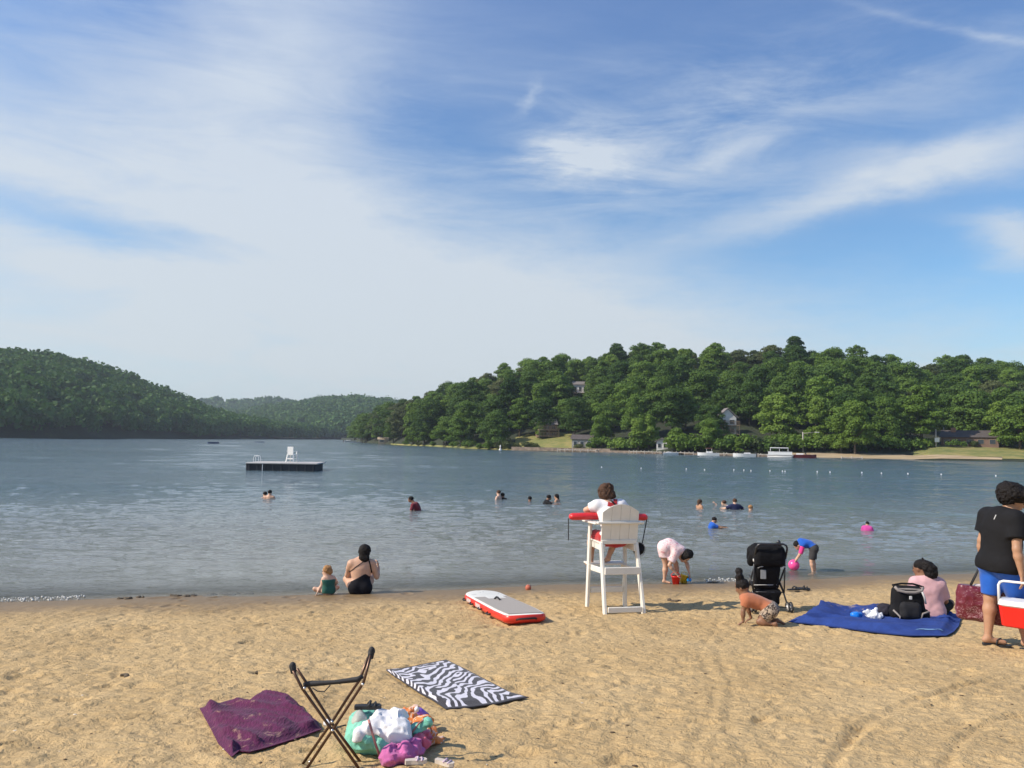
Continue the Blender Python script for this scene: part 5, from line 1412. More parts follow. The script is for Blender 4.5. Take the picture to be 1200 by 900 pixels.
# blue blanket
mb_, nt, b = new_mat('blue_fleece'); c = nt.pos(); n = nt.noise(c, 5, 4, .65); X_, Y_, Z_ = nt.sep(c)
q0 = P(985, 713)
near_c = nt.math('EXPONENT', ((X_ - q0.x) * (X_ - q0.x) + (Y_ - q0.y) * (Y_ - q0.y)) * -1.6)
sp = nt.sstep(nt.noise(c, 9, 6, .75) + near_c * .20, .66, .74)
nt.put(b.inputs['Base Color'], nt.mix(sp * .6, nt.ramp(n, [(.3, (.008, .028, .15)), (.7, (.018, .055, .26))]), (.36, .27, .18))); b.inputs['Roughness'].default_value = .92
nt.put(b.inputs['Normal'], nt.bump(nt.noise(c, 30, 3), .6, .012))
def wr_b(u, v, p_):
    r = 1 - abs(2 * float(vnoise(p_[0] * 2.2 + 9, p_[1] * 4.5)) - 1)
    e = min(u, 1 - u, v, 1 - v)
    lf = .10 * math.exp(-((u - .10) / .10) ** 2) * math.exp(-((v - .55) / .25) ** 2)
    r = r * .6 + .4 * (1 - abs(2 * float(vnoise(p_[0] * 3.1 + p_[1] * 1.5 + 3, p_[1] * 1.3)) - 1)); return .008 + .085 * r * r + .020 * float(fbm(p_[0] * 4, p_[1] * 4, 2)) + lf + .03 * max(0, float(vnoise(p_[0] * 1.7, p_[1] * 1.7 + 3)) - .5) * (1 if e < .1 else .3)
bl = sheet('picnic_blanket', ([(923.7, 729.5), (950, 732.5), (984, 736.5), (1024.5, 741.5), (1066.7, 746), (1109, 745.5)], [(962, 709.5), (1002, 712.5), (1050, 713), (1095, 716), (1120, 720)],
                [(923.7, 729.5), (935, 724), (947.5, 720), (955, 715), (962, 709.5)], [(1109, 745.5), (1118, 741), (1123.5, 734.5), (1126, 725), (1120, 720)]), mb_,
      'wide royal blue blanket spread on the sand under the girl and backpack', 'blanket', .006, 110, 50, wr_b)
# pale emblem on the blanket, conformed
tbl = bvh(bl); e0 = P(1089, 742.5)
decal(tbl, lambda u, v: (abs(u) / .16) ** 2.5 + (v / .062) ** 2 < 1, np.linspace(-.17, .17, 30), np.linspace(-.07, .07, 14), (e0.x, e0.y, 2), (1, .06, 0), (-.06, 1, 0), (0, 0, -1), mat('pale_blue_print', (.16, .30, .50), .9, .25, 40), 'printed_emblem', bl, .006)

def on_top(px, py, extra=0.0):
    p_ = P(px, py, .03); h_ = hit(tbl, (p_.x, p_.y, 3), (0, 0, -1), 0)
    return (h_ if h_ else p_) + Vector((0, 0, extra))
# backpack
bp0 = on_top(1064, 728, 0); bp = empty('backpack', bp0, R(-8), 'black backpack with grey trim standing upright on the blue blanket', 'backpack'); bp.scale = (1.08, 1.0, 1.13)
K = .0108
B_ = Body(); B_.cone((-.10, 0, .10), (-.10, .01, .30), .085, .075, .05); B_.cone((.10, 0, .10), (.10, .01, .30), .085, .075, .05); B_.cone((-.12, .0, .075), (.12, .0, .075), .075, .075, .06); B_.ell((0, .02, .20), (.16, .10, .18), None, .05)
B_.build('pack_body', C_BLACK, bp, .009, ((.006, 14), (.003, 30)), cut=[((0, 0, .375), (0, 0, 1))])
B_ = Body(); B_.cone((-.06, -.09, .08), (.06, -.09, .08), .06, .06, .04).cone((-.06, -.085, .16), (.06, -.085, .16), .055, .055, .06); B_.build('front_pocket', cloth('pocket_black', (.022, .022, .025)), bp, .009, ((.004, 18),))
B_ = Body(); B_.ell((.165, -.06, .07), (.055, .06, .07), None, .02); B_.build('side_pouch', C_BLACK, bp, .009, ((.004, 20),))
TR = mat('grey_webbing', (.26, .23, .21), .8, .1, 40)
MB().tube([(-.155, -.06, .37), (-.13, -.085, .335), (-.05, -.10, .318), (.05, -.10, .318), (.13, -.085, .335), (.155, -.06, .37)], .016, 7).build('top_flap_trim', TR, bp)
MB().tube([(-.15, .03, .375), (-.05, .045, .392), (.08, .045, .392), (.15, .02, .375)], .012, 6).tube([(-.16, -.05, .375), (-.15, .03, .375)], .012, 6).tube([(.15, .02, .375), (.16, -.05, .375)], .012, 6).build('zip_rim', C_BLACK, bp)
MB().box((.0, -.01, .345), (.27, .12, .02), None, .006).build('grey_lining', TR, bp)
MB().tube([(.13, -.10, .33), (.155, -.10, .27), (.17, -.09, .20)], .011, 6).build('shoulder_strap', LG, bp)
MB().tube([(.10, -.13, .03), (.12, -.14, .10), (.19, -.12, .12), (.215, -.07, .10)], .010, 6).build('shoulder_strap', TR, bp)
MB().tube([(-.19, -.10, .12), (-.13, -.15, .06), (-.15, -.17, .01), (-.08, -.19, .008)], .010, 6).build('shoulder_strap', TR, bp)
MB().box((0, -.112, .262), (.030, .016, .038), None, .004).build('buckle', LG, bp)
# small things on the blanket
o = on_top(1003, 725); B_ = Body(); B_.cone((0, 0, .035), (.0, .0, .035), .055, .055, .01).cone((-.03, 0, .05), (.06, .02, .045), .04, .035, .02)
cup = B_.build('toy_cup', mat('bright_blue_plastic', (.01, .20, .75), .35, .04), None, .007, None, cut=[((0, 0, .085), (-.2, 0, 1))]); cup.location = o; tag(cup, 'small bright blue plastic cup lying on the blue blanket', 'cup')
o = on_top(1025, 728); B_ = Body(); B_.ell((0, 0, .05), (.10, .08, .055), None, .02).ell((-.05, .02, .08), (.05, .05, .045), None, .02).cone((-.06, 0, .06), (-.13, 0, .10), .02, .008, .02).cone((.02, .0, .08), (.02, 0, .13), .03, .01, .02)
pbag = B_.build('plastic_bag', mat('crumpled_white_plastic', (.75, .75, .76), .3, .04), None, .007, ((.018, 22), (.009, 45))); pbag.location = o; tag(pbag, 'crumpled white plastic bag on the blue blanket beside the black pouch', 'plastic bag')
o = on_top(1040, 725); B_ = Body(); B_.ell((0, 0, .065), (.13, .08, .065), None, .03).ell((-.03, .0, .12), (.085, .05, .045), None, .02).ell((.10, .0, .09), (.06, .05, .06), None, .02)
pc = B_.build('pouch', cloth('pouch_dark', (.035, .032, .045)), None, .008, ((.012, 16), (.006, 34))); pc.location = o; tag(pc, 'slumped dark pouch on the blanket between white bag and backpack', 'pouch')
# ---- maroon tote in the boy's left hand
BR = boy.rotation_euler.z; BM = Matrix.Rotation(BR, 3, 'Z')
tt = empty('tote_bag', BOY + BM @ Vector((0, .16, 0)), BR + R(6), 'shiny maroon tote bag with black handles held by the boy in black', 'tote bag')
mt_, nt, b = new_mat('maroon_sequin'); c = nt.coord(); n = nt.noise(c, 90, 2, .6); g_ = nt.noise(c, 9, 3, .6, 1)
nt.put(b.inputs['Base Color'], nt.mix(nt.sstep(n * .6 + g_ * .4, .55, .60) * .6, (.13, .014, .028), (.55, .38, .40))); b.inputs['Roughness'].default_value = .3
tx0 = -.385
B_ = Body()
for k in range(6):
    z_ = .27 + k * .058; dd = .06 + .02 * math.sin(k / 5 * 3.1)
    B_.cone((tx0 + .04 + .006 * k, 0, z_), (tx0 + .42, -.02, z_ - .02), dd, dd, .03, ((0, 1, 0), 1.0))
B_.build('bag_body', mt_, tt, .011, ((.008, 7), (.007, 14, 'r')), cut=[((0, 0, .575), (.04, 0, 1))])
B_ = Body(); B_.ell((tx0 + .33, -.02, .595), (.09, .04, .035), None, .02).ell((tx0 + .20, 0, .59), (.05, .03, .025), None, .02); B_.build('clear_wrapping', mat('shiny_clear_wrap', (.55, .50, .52), .12, .2, 30), tt, .009, ((.012, 26),))
for dy in (-.03, .04): MB().tube([(tx0 + .12, dy, .57), (tx0 + .17, dy, .68), (-.165, .0, .80), (-.15, .0, .80), (tx0 + .27, dy, .68), (tx0 + .30, dy, .57)], .008, 6).build('handle', WEB, tt)
# ---- cooler
ck = empty('cooler', BOY + BM @ Vector((.215, -.24, .27)), BR + R(-8), 'red cooler with white lid and handle carried by the boy in black', 'cooler')
CR = mat('red_plastic', (.75, .02, .012), .35, .03); CW = mat('white_plastic', (.80, .80, .80), .35, .03)
def taper(m_, w0, d0, w1, d1, z0, z1, c=.03):
    def rr(w, d, z): w, d = w / 2, d / 2; return [Vector(p_) for p_ in ((-w + c, -d, z), (w - c, -d, z), (w, -d + c, z), (w, d - c, z), (w - c, d, z), (-w + c, d, z), (-w, d - c, z), (-w, -d + c, z))]
    v = rr(w0 - .02, d0 - .02, z0) + rr(w0, d0, z0 + .012) + rr(w1, d1, z1); f = [tuple(range(7, -1, -1)), tuple(range(16, 24))] + [(i * 8 + k, i * 8 + (k + 1) % 8, i * 8 + 8 + (k + 1) % 8, i * 8 + 8 + k) for i in (0, 1) for k in range(8)]
    return m_.add(v, f)
taper(MB(), .37, .22, .41, .25, 0, .205).build('cooler_body', CR, ck)
taper(MB(), .425, .265, .40, .24, .207, .265, .035).build('lid', CW, ck)
MB().tube([(-.215, 0, .20), (-.215, 0, .40), (-.20, 0, .43), (-.17, 0, .445), (.17, 0, .445), (.20, 0, .43), (.215, 0, .40), (.215, 0, .20)], .013, 8).build('handle', CW, ck)

# ---- folding stool frame, near
def SP(px, py, Y): return at(px, py, Y)
YS = P(389, 899).y; print('stool', YS)
stl = empty('folding_stool', P(388, 899), 0, 'folding camp stool frame with brown legs and black tips, upright in sand', 'stool'); so_ = stl.location
BRN = mat('bronze_tube', (.10, .055, .035), .32, .15, 20, metal=.55); TIP = mat('black_rubber_tip', (.02, .02, .022), .7)
def T(name, pts, r, m_=BRN, n=10): return MB().tube([SP(*p_) - so_ for p_ in pts], r, n).build(name, m_, stl)
y1, y2 = YS + .02, YS + .09
T('leg', [(343.5, 786, y1), (354, 806.5, y1), (386.5, 852, y1), (420.5, 900.5, y1 - .03)], .0085); T('leg', [(348, 783.5, y2), (359, 800, y2), (366, 812, y2), (392, 852, y2), (424.5, 896, y2 + .04)], .0085)
T('leg', [(434.5, 768, y1), (426, 800, y1), (391, 853.5, y1), (359.5, 900.5, y1 - .03)], .0085); T('leg', [(431.5, 770, y2), (421.5, 797, y2), (415, 806, y2), (386.5, 850, y2), (353.5, 897, y2 + .04)], .0085)
for a in ((342.8, 780.5, 787.5, 344.2), (435.6, 762.5, 770.5, 434)):
    MB().ball(SP(a[0], a[1] + .5, y1 + .02) - so_, (.020, .020, .026), 10).tube([SP(a[0], a[1], y1 + .02) - so_, SP(a[3], a[2] + 1, y1 + .02) - so_], [.020, .017], 10).build('rubber_tip', TIP, stl)
T('sling_bar', [(356, 803, y1 + .03), (362, 801.5, y1 + .03), (392, 799.5, y1 + .03), (419, 796.2, y1 + .03), (425, 792.5, y1 + .03)], [.014, .017, .012, .016, .012], TIP)
T('strap_loop', [(366, 806, y1), (372, 810, y1), (380, 810.5, y1), (387, 803, y1)], .0035, WEB, 6)
for p_ in ((356.8, 806.5), (425, 802), (389, 846), (389.5, 856), (414.5, 892), (363, 893)): MB().ball(SP(p_[0], p_[1], y1 - .012) - so_, .009, 8).build('rivet', mat('steel', (.6, .6, .6), .3, .05, metal=1), stl)

# ---- bag of swim things
BG0 = P(452, 880); BGR = -math.atan2(BG0.x, BG0.y)
bgp = empty('beach_bag', BG0, BGR, 'mint green beach bag slumped on its side in the foreground', 'beach bag')
KB = (BG0 - CAM).length / FPX; print('KB', KB)
def q3(px, py, y=0.0): # local offset from a picture position at the bag's distance
    return Vector(((px - 452) * KB, y, (880 - py) * KB * 1.0 - .36 * y))
def g3(px, py, z=0.0):
    return Matrix.Rotation(-BGR, 3, 'Z') @ (P(px, py) - BG0) + Vector((0, 0, z))
MINT = mat('mint_fabric', (.20, .55, .42), .6, .10, 14, bump=.004, bscale=60)
B_ = Body()
B_.ell(q3(430, 864, .02), (.105, .10, .10), None, .05); B_.ell(q3(446, 866, .0), (.12, .10, .075), None, .05); B_.ell(q3(456, 872, -.06), (.11, .09, .05), None, .05); B_.ell(q3(424, 856, .08), (.07, .09, .09), None, .05); B_.ell(q3(440, 852, .14), (.13, .10, .07), None, .05)
B_.cone(q3(474, 864, .02), q3(494, 853, .0), .05, .045, .04, ((0, .3, 1), .6))
B_.build('bag_body', MINT, bgp, .007, ((.012, 8), (.010, 13, 'r'), (.005, 30, 'r')))
B_ = Body(); B_.ell(q3(423, 848, .03), (.05, .06, .055), None, .03); B_.build('grey_lining', mat('bag_lining', (.42, .44, .40), .7, .2, 30), bgp, .007, ((.012, 20),))
MB().tube([q3(434, 848, -.10), q3(437, 857, -.155), q3(441, 870, -.165), q3(446, 884, -.15), q3(452, 886, -.10)], .0075, 7).build('shoulder_strap', mat('rose_webbing', (.42, .18, .16), .8), bgp)
MB().tube([q3(474, 868, -.05), q3(486, 853, -.02), q3(494, 848, .0), q3(500, 862, .02)], .006, 7).build('shoulder_strap', MATS['rose_webbing'], bgp)
MB().tube([q3(398, 856, .06), q3(404, 853, .05), q3(410, 852, .04)], .005, 6).build('cord', WEB, bgp)
def lump(name, ells, mt_, label, cat, h=.007, noise=((.010, 9), (.013, 11, 'r'), (.007, 24, 'r'), (.002, 60)), cut=None):
    B_ = Body()
    for e in ells: B_.ell(*e)
    o = B_.build(name, mt_, None, h, noise, cut); o.location = BG0; o.rotation_euler = (0, 0, BGR); return tag(o, label, cat)
lump('white_cloth', [(q3(446, 850, -.02), (.095, .10, .032), np.array(Matrix.Rotation(R(25), 3, 'X')), .04), (q3(462, 857, -.05), (.085, .09, .034), np.array(Matrix.Rotation(R(40), 3, 'X')), .04), (q3(466, 866, -.10), (.060, .035, .045), None, .04), (q3(436, 857, -.06), (.06, .05, .040), None, .03), (q3(424, 861, -.08), (.035, .04, .045), None, .03), (q3(462, 843, .06), (.065, .06, .025), None, .03)],
     cloth('white_crumpled', (.80, .79, .80), var=.03), 'crumpled white cloth thrown over the mint green bag', 'cloth')
lump('swimsuit', [(g3(470, 891, .045), (.085, .07, .050), None, .04), (g3(458, 894, .03), (.055, .05, .040), None, .03), (g3(486, 886, .045), (.055, .05, .045), None, .03)], cloth('swim_magenta', (.52, .13, .33)), 'crumpled magenta swimsuit on the sand in front of the bag', 'swimsuit', noise=((.012, 14), (.016, 13, 'r'), (.010, 27, 'r'), (.005, 50, 'r')))
lump('swimsuit', [(g3(492, 880, .05), (.06, .05, .045), None, .03), (g3(500, 872, .045), (.045, .05, .04), None, .03)], cloth('swim_coral', (.66, .13, .20)), 'crumpled coral pink garment between the magenta one and the bag flap', 'garment', noise=((.010, 18), (.011, 20, 'r'), (.006, 36, 'r')))
lump('orange_towel', [(g3(502, 868, .05), (.055, .06, .045), None, .03), (g3(496, 860, .08), (.06, .05, .05), None, .03), (g3(510, 872, .025), (.045, .05, .025), None, .03), (g3(482, 854, .09), (.07, .05, .06), None, .03)], patterned('orange_print', (.72, .22, .06), (.70, .50, .40), 30, .52), 'orange and cream patterned cloth behind the right end of the bag', 'cloth', noise=((.010, 16), (.010, 20, 'r'), (.006, 36, 'r')))
pb = empty('water_bottle', BG0 + Matrix.Rotation(BGR, 3, 'Z') @ g3(494, 858, .125), BGR, 'small purple bottle with pale cap sticking out beside the orange cloth', 'bottle')
Mx = Matrix.Rotation(R(-50), 3, 'Y') @ Matrix.Rotation(R(15), 3, 'X')
MB().lathe((0, 0, 0), [(.012, -.05), (.022, -.045), (.024, .02), (.018, .035)], 14, Mx).build('bottle_body', mat('purple_plastic', (.22, .10, .50), .3), pb)
MB().lathe(Mx @ Vector((0, 0, .036)), [(.016, 0), (.016, .018), (.008, .026)], 12, Mx).build('cap', CW, pb)
def sandal(loc, rz, label, m_sole, m_strap, L_=.24, group=None, cat='sandal', roll=0):
    r0 = empty('sandal', loc, rz, label, cat, group); r0.rotation_euler = (roll, 0, rz)
    pl = [Vector((x * L_, y * L_, 0)) for x, y in ((-.48, -.08), (-.44, -.135), (-.2, -.13), (.1, -.17), (.35, -.17), (.48, -.08), (.5, .02), (.42, .14), (.2, .19), (-.05, .14), (-.3, .135), (-.46, .10))]
    MB().prism(pl, (0, 0, .0), (0, 0, .022)).build('sole', m_sole, r0)
    MB().tube([(.02 * L_, -.17 * L_, .02), (.08 * L_, -.12 * L_, .2 * L_), (.10 * L_, 0, .26 * L_), (.06 * L_, .12 * L_, .2 * L_), (0, .17 * L_, .02)], .048 * L_, 7).build('strap', m_strap, r0)
    MB().tube([(.26 * L_, -.18 * L_, .02), (.28 * L_, -.08 * L_, .18 * L_), (.28 * L_, .06 * L_, .20 * L_), (.24 * L_, .19 * L_, .02)], .042 * L_, 7).build('strap', m_strap, r0)
    return r0
sandal(P(930, 692.3) + Vector((0, 0, .012)), R(12), 'black sandal lying flat on the sand, left one of the pair by the stroller', RUB, RUB, .25, 'pair of black sandals')
sandal(P(941, 692) + Vector((0, 0, .02)), R(-25), 'black sandal tipped on its edge, right one of the pair by the stroller', RUB, RUB, .25, 'pair of black sandals', roll=R(14))
r1 = sandal(BG0 + Matrix.Rotation(BGR, 3, 'Z') @ (q3(432, 841, .06) + Vector((0, 0, .03))), R(6), 'black slide sandal lying on top of the mint green bag', RUB, RUB, .17)
LIL = mat('lilac_print', (.52, .40, .50), .6, .3, 60); CRM = mat('cream_sole', (.60, .52, .44), .7)
sandal(P(487, 898.5) + Vector((0, 0, .02)), R(10), 'lilac patterned child shoe at the picture bottom beside magenta swimsuit', CRM, LIL, .13, 'lilac shoes in front of the bag')
sandal(P(521, 899) + Vector((0, 0, .015)), R(-30), 'lilac strapped child sandal standing apart on the sand, right of its mate', CRM, LIL, .13, 'lilac shoes in front of the bag')
lid_ = MB().lathe((0, 0, 0), [(.03, 0), (.034, .01), (.03, .03), (.012, .036)], 16).build('bottle_cap', CW, None, loc=P(384.5, 853) + Vector((0, 0, .02))); tag(lid_, 'small white cap lying on sand behind the stool crossing', 'cap')
# ---- buckets, shovel
def bucket(px, py, m_, label, rz, tip=0):
    r0 = empty('sand_bucket', P(px, py), rz, label, 'bucket', 'sand buckets of the child in pink'); r0.rotation_euler = (0, tip, rz)
    MB().lathe((0, 0, 0), [(.062, 0), (.085, .14), (.092, .142), (.092, .155), (.080, .155), (.058, .02)], 20).build('pail', m_, r0)
    MB().tube([(.09 * math.cos(t), .02, .15 + .07 * math.sin(t)) for t in np.linspace(0, math.pi, 11)], .005, 6).build('handle', m_, r0)
bucket(792, 684.5, mat('toy_red', (.85, .03, .02), .35), 'red toy bucket by the feet of the child in pink', 0)
bucket(800.5, 683.5, mat('toy_yellow', (.80, .55, .04), .35), 'yellow toy bucket just right of the red one', .5, R(20))
shv = empty('toy_shovel', CH3 + Matrix.Rotation(ch3.rotation_euler.z, 3, 'Z') @ Vector((.283, .05, .06)), 0, 'blue toy shovel in the hand of the child in pink', 'toy shovel'); TB = mat('toy_blue', (.02, .28, .75), .35)
MB().tube([(0, .01, .16), (.0, 0, .05)], .010, 7).build('handle', TB, shv); MB().box((.0, 0, .02), (.085, .03, .07), None, .01).build('blade', TB, shv)
# ---- oddments on the sand
bl_ = MB().ball((0, 0, 0), .055, 14).build('float', mat('faded_red', (.50, .14, .08), .7, .3, 14), None, loc=P(619, 691) + Vector((0, 0, .035))); tag(bl_, 'small faded red float on wet sand behind the rescue board', 'float')
for (a_, b_, l_) in (((744, 682), (757, 680.5), 'pale driftwood stick beside the right chair leg, the shorter one'), ((757, 681.5), (769, 681), 'pale thin driftwood stick pointing at the red bucket')):
    q = MB().tube([P(*a_) + Vector((0, 0, .03)), lerp(P(*a_), P(*b_), .5) + Vector((0, .03, .05)), P(*b_) + Vector((0, 0, .02))], [.014, .012, .006], 6).build('driftwood', mat('bleached_wood', (.55, .46, .32), .8, .2)); tag(q, l_, 'driftwood', 'driftwood sticks near the chair')
WD = mat('wet_weed', (.085, .062, .038), .8, .4, 30)
weeds = [(145, 702, .16), (165, 700.5, .09), (215, 699, .22), (228, 698, .12), (257, 697.5, .26), (270, 696.5, .16), (290, 696.5, .14), (150, 742 - 24, .0), (789, 704, .12), (832, 683, .18), (841, 681, .1), (148, 791, .06), (301, 790, .03), (700, 668, 0)]
for i, (px, py, s_) in enumerate(weeds):
    if s_ <= 0: continue
    B_ = Body(); rr = random.Random(i)
    for k in range(4): B_.ell((rr.uniform(-s_, s_) * .8, rr.uniform(-.05, .05), .0), (s_ * rr.uniform(.2, .45), s_ * .22, .018 + s_ * .04), None, .012)
    o = B_.build('seaweed_clump', WD, None, .012, ((.016, 16), (.012, 34))); o.location = P(px, py)
    pl_ = 'by the waterline at left' if px < 300 and py < 710 else 'behind the lifeguard chair shadow' if px == 789 else 'by the waterline near the stroller' if px > 800 else 'alone on the dry sand at left'
    tag(o, ['wide', 'tiny', 'low', 'small', 'large', 'knobby', 'flat', 'thin', 'brown', 'ragged', 'loose', 'stray', 'single'][i] + ' dark weed clump ' + pl_ + (', leftmost' if i == 0 else ', rightmost of the row' if i == 6 else ''), 'seaweed', 'weed clumps on the sand')
# ---- foam where ripples break
FO = mat('foam', (.50, .50, .48), .5, .03)
rfm = random.Random(4)
def foam(px0, px1, n, label):
    q = MB()
    for _ in range(n):
        px = rfm.uniform(px0, px1) if rfm.random() < .6 else px0 + (px1 - px0) * rfm.random() ** 2
        p_ = on_z(px, hor(px) + 100); x = p_.x / p_.y * float(yw(0)); y_ = float(yw(x))
        for __ in range(5):
            d_ = ray(px, 600); x = d_.x / d_.y * y_; y_ = float(yw(x))
        y_ += rfm.uniform(-.05, .28); w_ = rfm.uniform(.005, .016)
        q.ball((x, y_, rfm.uniform(.0, .02)), (w_ * rfm.uniform(1, 2.2), w_ * .6, rfm.uniform(.008, .022)), 5)
    tag(q.build('foam', FO), label, 'foam', kind='stuff')
foam(-60, 98, 200, 'white foam flecks of a breaking ripple at the left shore'); foam(828, 872, 60, 'white foam line at the waterline behind the stroller')
beach.data.vertices.foreach_set('co', BCO.ravel()); beach.data.update()

# ---- grains of shell, twig and grit
rd = random.Random(12); q = MB(); q2 = MB()
for k in range(190):
    px, py = rd.uniform(-20, 1220), 705 + 195 * rd.random() ** .8
    p_ = P(px, py); z_ = float(sand_h(p_.x, p_.y)); w_ = rd.uniform(.003, .009)
    (q if rd.random() < .93 else q2).ball((p_.x, p_.y, z_ + w_ * .3), (w_ * rd.uniform(.8, 2.4), w_, w_ * .6), 5)
tag(q.build('grit', mat('grit_dark', (.10, .07, .045), .9, .4, 30)), 'dark grit and twig ends scattered over the sand', 'grit', kind='stuff')
tag(q2.build('grit', mat('grit_pale', (.62, .55, .44), .7, .2, 30)), 'pale shell bits scattered over the sand', 'grit', kind='stuff')
# ================================================================== things across the water
def bank_hit(px, py, fn=right_pt):
    """where the hillside is met below a pixel"""
    best = None
    for i in range(0, 400):
        v = i / 400; p_ = fn(px, v); y = proj(p_)[1]
        if y <= py: return p_, v
    return fn(px, 0), 0
def patch(name, fn, pxs, vs, mt, dz=.06):
    g_ = [[fn(px, v(px) if callable(v) else v) + Vector((0, 0, dz)) for px in pxs] for v in vs]
    n_ = len(pxs); V_ = [p_ for r_ in g_ for p_ in r_]
    return tag(mesh_obj(name, V_, [(j * n_ + i, j * n_ + i + 1, (j + 1) * n_ + i + 1, (j + 1) * n_ + i) for j in range(len(vs) - 1) for i in range(n_ - 1)], mt, smooth=True), kind='structure')
patch('lawn', right_pt, list(range(1070, 1420, 10)), [lambda x: .012 + max(0, (1095 - x) / 25) * .10, .05, .08, .12, .16, .22], mlawn, .05)
patch('lawn', right_pt, list(range(604, 700, 6)), [.02, .06, .10, .15, lambda x: .26 - abs(x - 645) * .002], mlawn, .08)
patch('far_beach', right_pt, list(range(928, 1180, 6)), [.0, .015, .03, lambda x: .075 - max(0, (x - 1040)) / 140 * .06], mfs, .10)
patch('grassy_bank', right_pt, list(range(440, 604, 6)), [.0, .015, .03], mlawn, .05)
MS = {k: mat('house_' + k, c, .8, .12, .8) for k, c in dict(white=(.70, .70, .68), brown=(.16, .10, .075), grey=(.28, .27, .25), brick=(.30, .16, .11), roof=(.09, .075, .07), roof_light=(.20, .18, .17), tan=(.45, .36, .26), deck=(.30, .22, .15)).items()}
M_GL = mat('window_glass', (.03, .04, .05), .12, .1); M_TRIM = mat('white_trim', (.72, .72, .70), .6, .05)
def house(px, py, wpx, hpx, label, wall='white', roof='roof', storeys=1, deck=False, ncol=3, depth=None, gable='side', rh=.32, chimney=False, rot=0, Y=None, name='house'):
    p_ = bank_hit(px, py)[0] if Y is None else at(px, py, Y)
    s_ = p_.y / FPX; w, h = wpx * s_, hpx * s_; d = depth or w * .7; hw_ = h * (1 - rh); zr_ = h * rh
    th = -math.atan2(p_.x, p_.y) + R(rot)
    r0 = empty(name, p_, th, label, 'house')
    MB().box((0, d / 2, hw_ / 2 - .8), (w, d, hw_ + 1.6)).build('wall', MS[wall], r0)
    q = MB(); o = .35
    if gable == 'side': pl = [(-w / 2 - o, -o, hw_ + .01), (-w / 2 - o, d / 2, h), (-w / 2 - o, d + o, hw_ + .01)]; q.prism(pl, (0, 0, 0), (w + 2 * o, 0, 0))
    else:
        q.prism([(-w / 2 - o, -o, hw_ - .1), (0, -o, h), (0, -o, h + .18), (-w / 2 - o - .1, -o, hw_ + .02)], (0, 0, 0), (0, d + 2 * o, 0)); q.prism([(w / 2 + o, -o, hw_ - .1), (w / 2 + o + .1, -o, hw_ + .02), (0, -o, h + .18), (0, -o, h)], (0, 0, 0), (0, d + 2 * o, 0))
        MB().prism([(-w / 2, 0, hw_ + .002), (w / 2, 0, hw_ + .002), (0, 0, h - .1)], (0, .02, 0), (0, d - .02, 0)).build('gable', MS[wall], r0)
    rf_ = q.build('roof', MS[roof], r0)
    if chimney: MB().box((-w * .3, d * .4, h * .98), (.9, .9, h * .35), None, .03).build('chimney', MS['brick'], rf_)
    sh_ = hw_ / storeys
    for s in range(storeys):
        for c in range(ncol):
            x = (c + .5) / ncol * w - w / 2; z = s * sh_ + sh_ * .52; ww, wh = min(w / ncol * .5, 1.6), min(sh_ * .48, 1.5)
            f_ = MB().box((x, -.03, z), (ww + .14, .07, wh + .14)).build('window', M_TRIM if wall != 'brown' else MS['deck'], r0)
            MB().box((x, -.075, z), (ww, .03, wh)).build('pane', M_GL, f_)
    if deck:
        for s in range(storeys):
            z = s * sh_ + .15
            dk = MB().box((0, -1.3, z), (w * 1.05, 2.5, .16)); dk.box((0, -2.5, z + 1.0), (w * 1.05, .07, .09))
            n_ = 14
            for k in range(n_ + 1): dk.box((-w * .52 + w * 1.04 * k / n_, -2.5, z + .5), (.06, .06, .95))
            for x in (-w * .5, 0, w * .5): dk.box((x, -2.4, z / 2 - .8), (.16, .16, z + 1.6))
            dk.build('deck', MS['deck'], r0)
    return r0
house(641, 512, 23, 21, 'brown wooden house with two stacked decks above the far lawn', 'brown', 'roof_light', 2, True, 3, rot=12)
house(682, 525.5, 24, 16, 'small grey cottage with two windows near the far seawall', 'grey', 'roof', 1, False, 3, rh=.35, rot=-10)
house(682, 461.5, 22, 15, 'white house high on the wooded hill with dark deck', 'white', 'roof_light', 1, True, 4, rh=.28)
house(640, 452, 10, 8, 'small white house glimpsed left of the high white one', 'white', 'roof_light', 1, False, 2)
house(853, 510, 20, 31, 'tall narrow white house with gable among trees on far bank', 'white', 'roof_light', 2, True, 2, gable='front', rh=.34, rot=15)
house(1136, 523, 58, 19, 'long low brown house with brick end and chimney beyond the far lawn', 'brown', 'roof', 1, False, 5, depth=8, rh=.45, chimney=True, rot=-4)
house(452, 519, 17, 6.5, 'low tan boathouse at the far left tip of the wooded bank', 'tan', 'tan', 1, False, 2, rh=.4)
house(776, 527, 13, 13, 'small grey shed with pale gable at the water behind the docks', 'white', 'roof_light', 1, False, 2, gable='front', rh=.3)
house(590, 506, 14, 9, 'white house half hidden in the dark trees left of the brown decked house', 'white', 'roof', 1, False, 3)
house(702, 486, 11, 8, 'low pale house mostly hidden by trees right of the brown decked house', 'grey', 'roof_light', 1, False, 2)
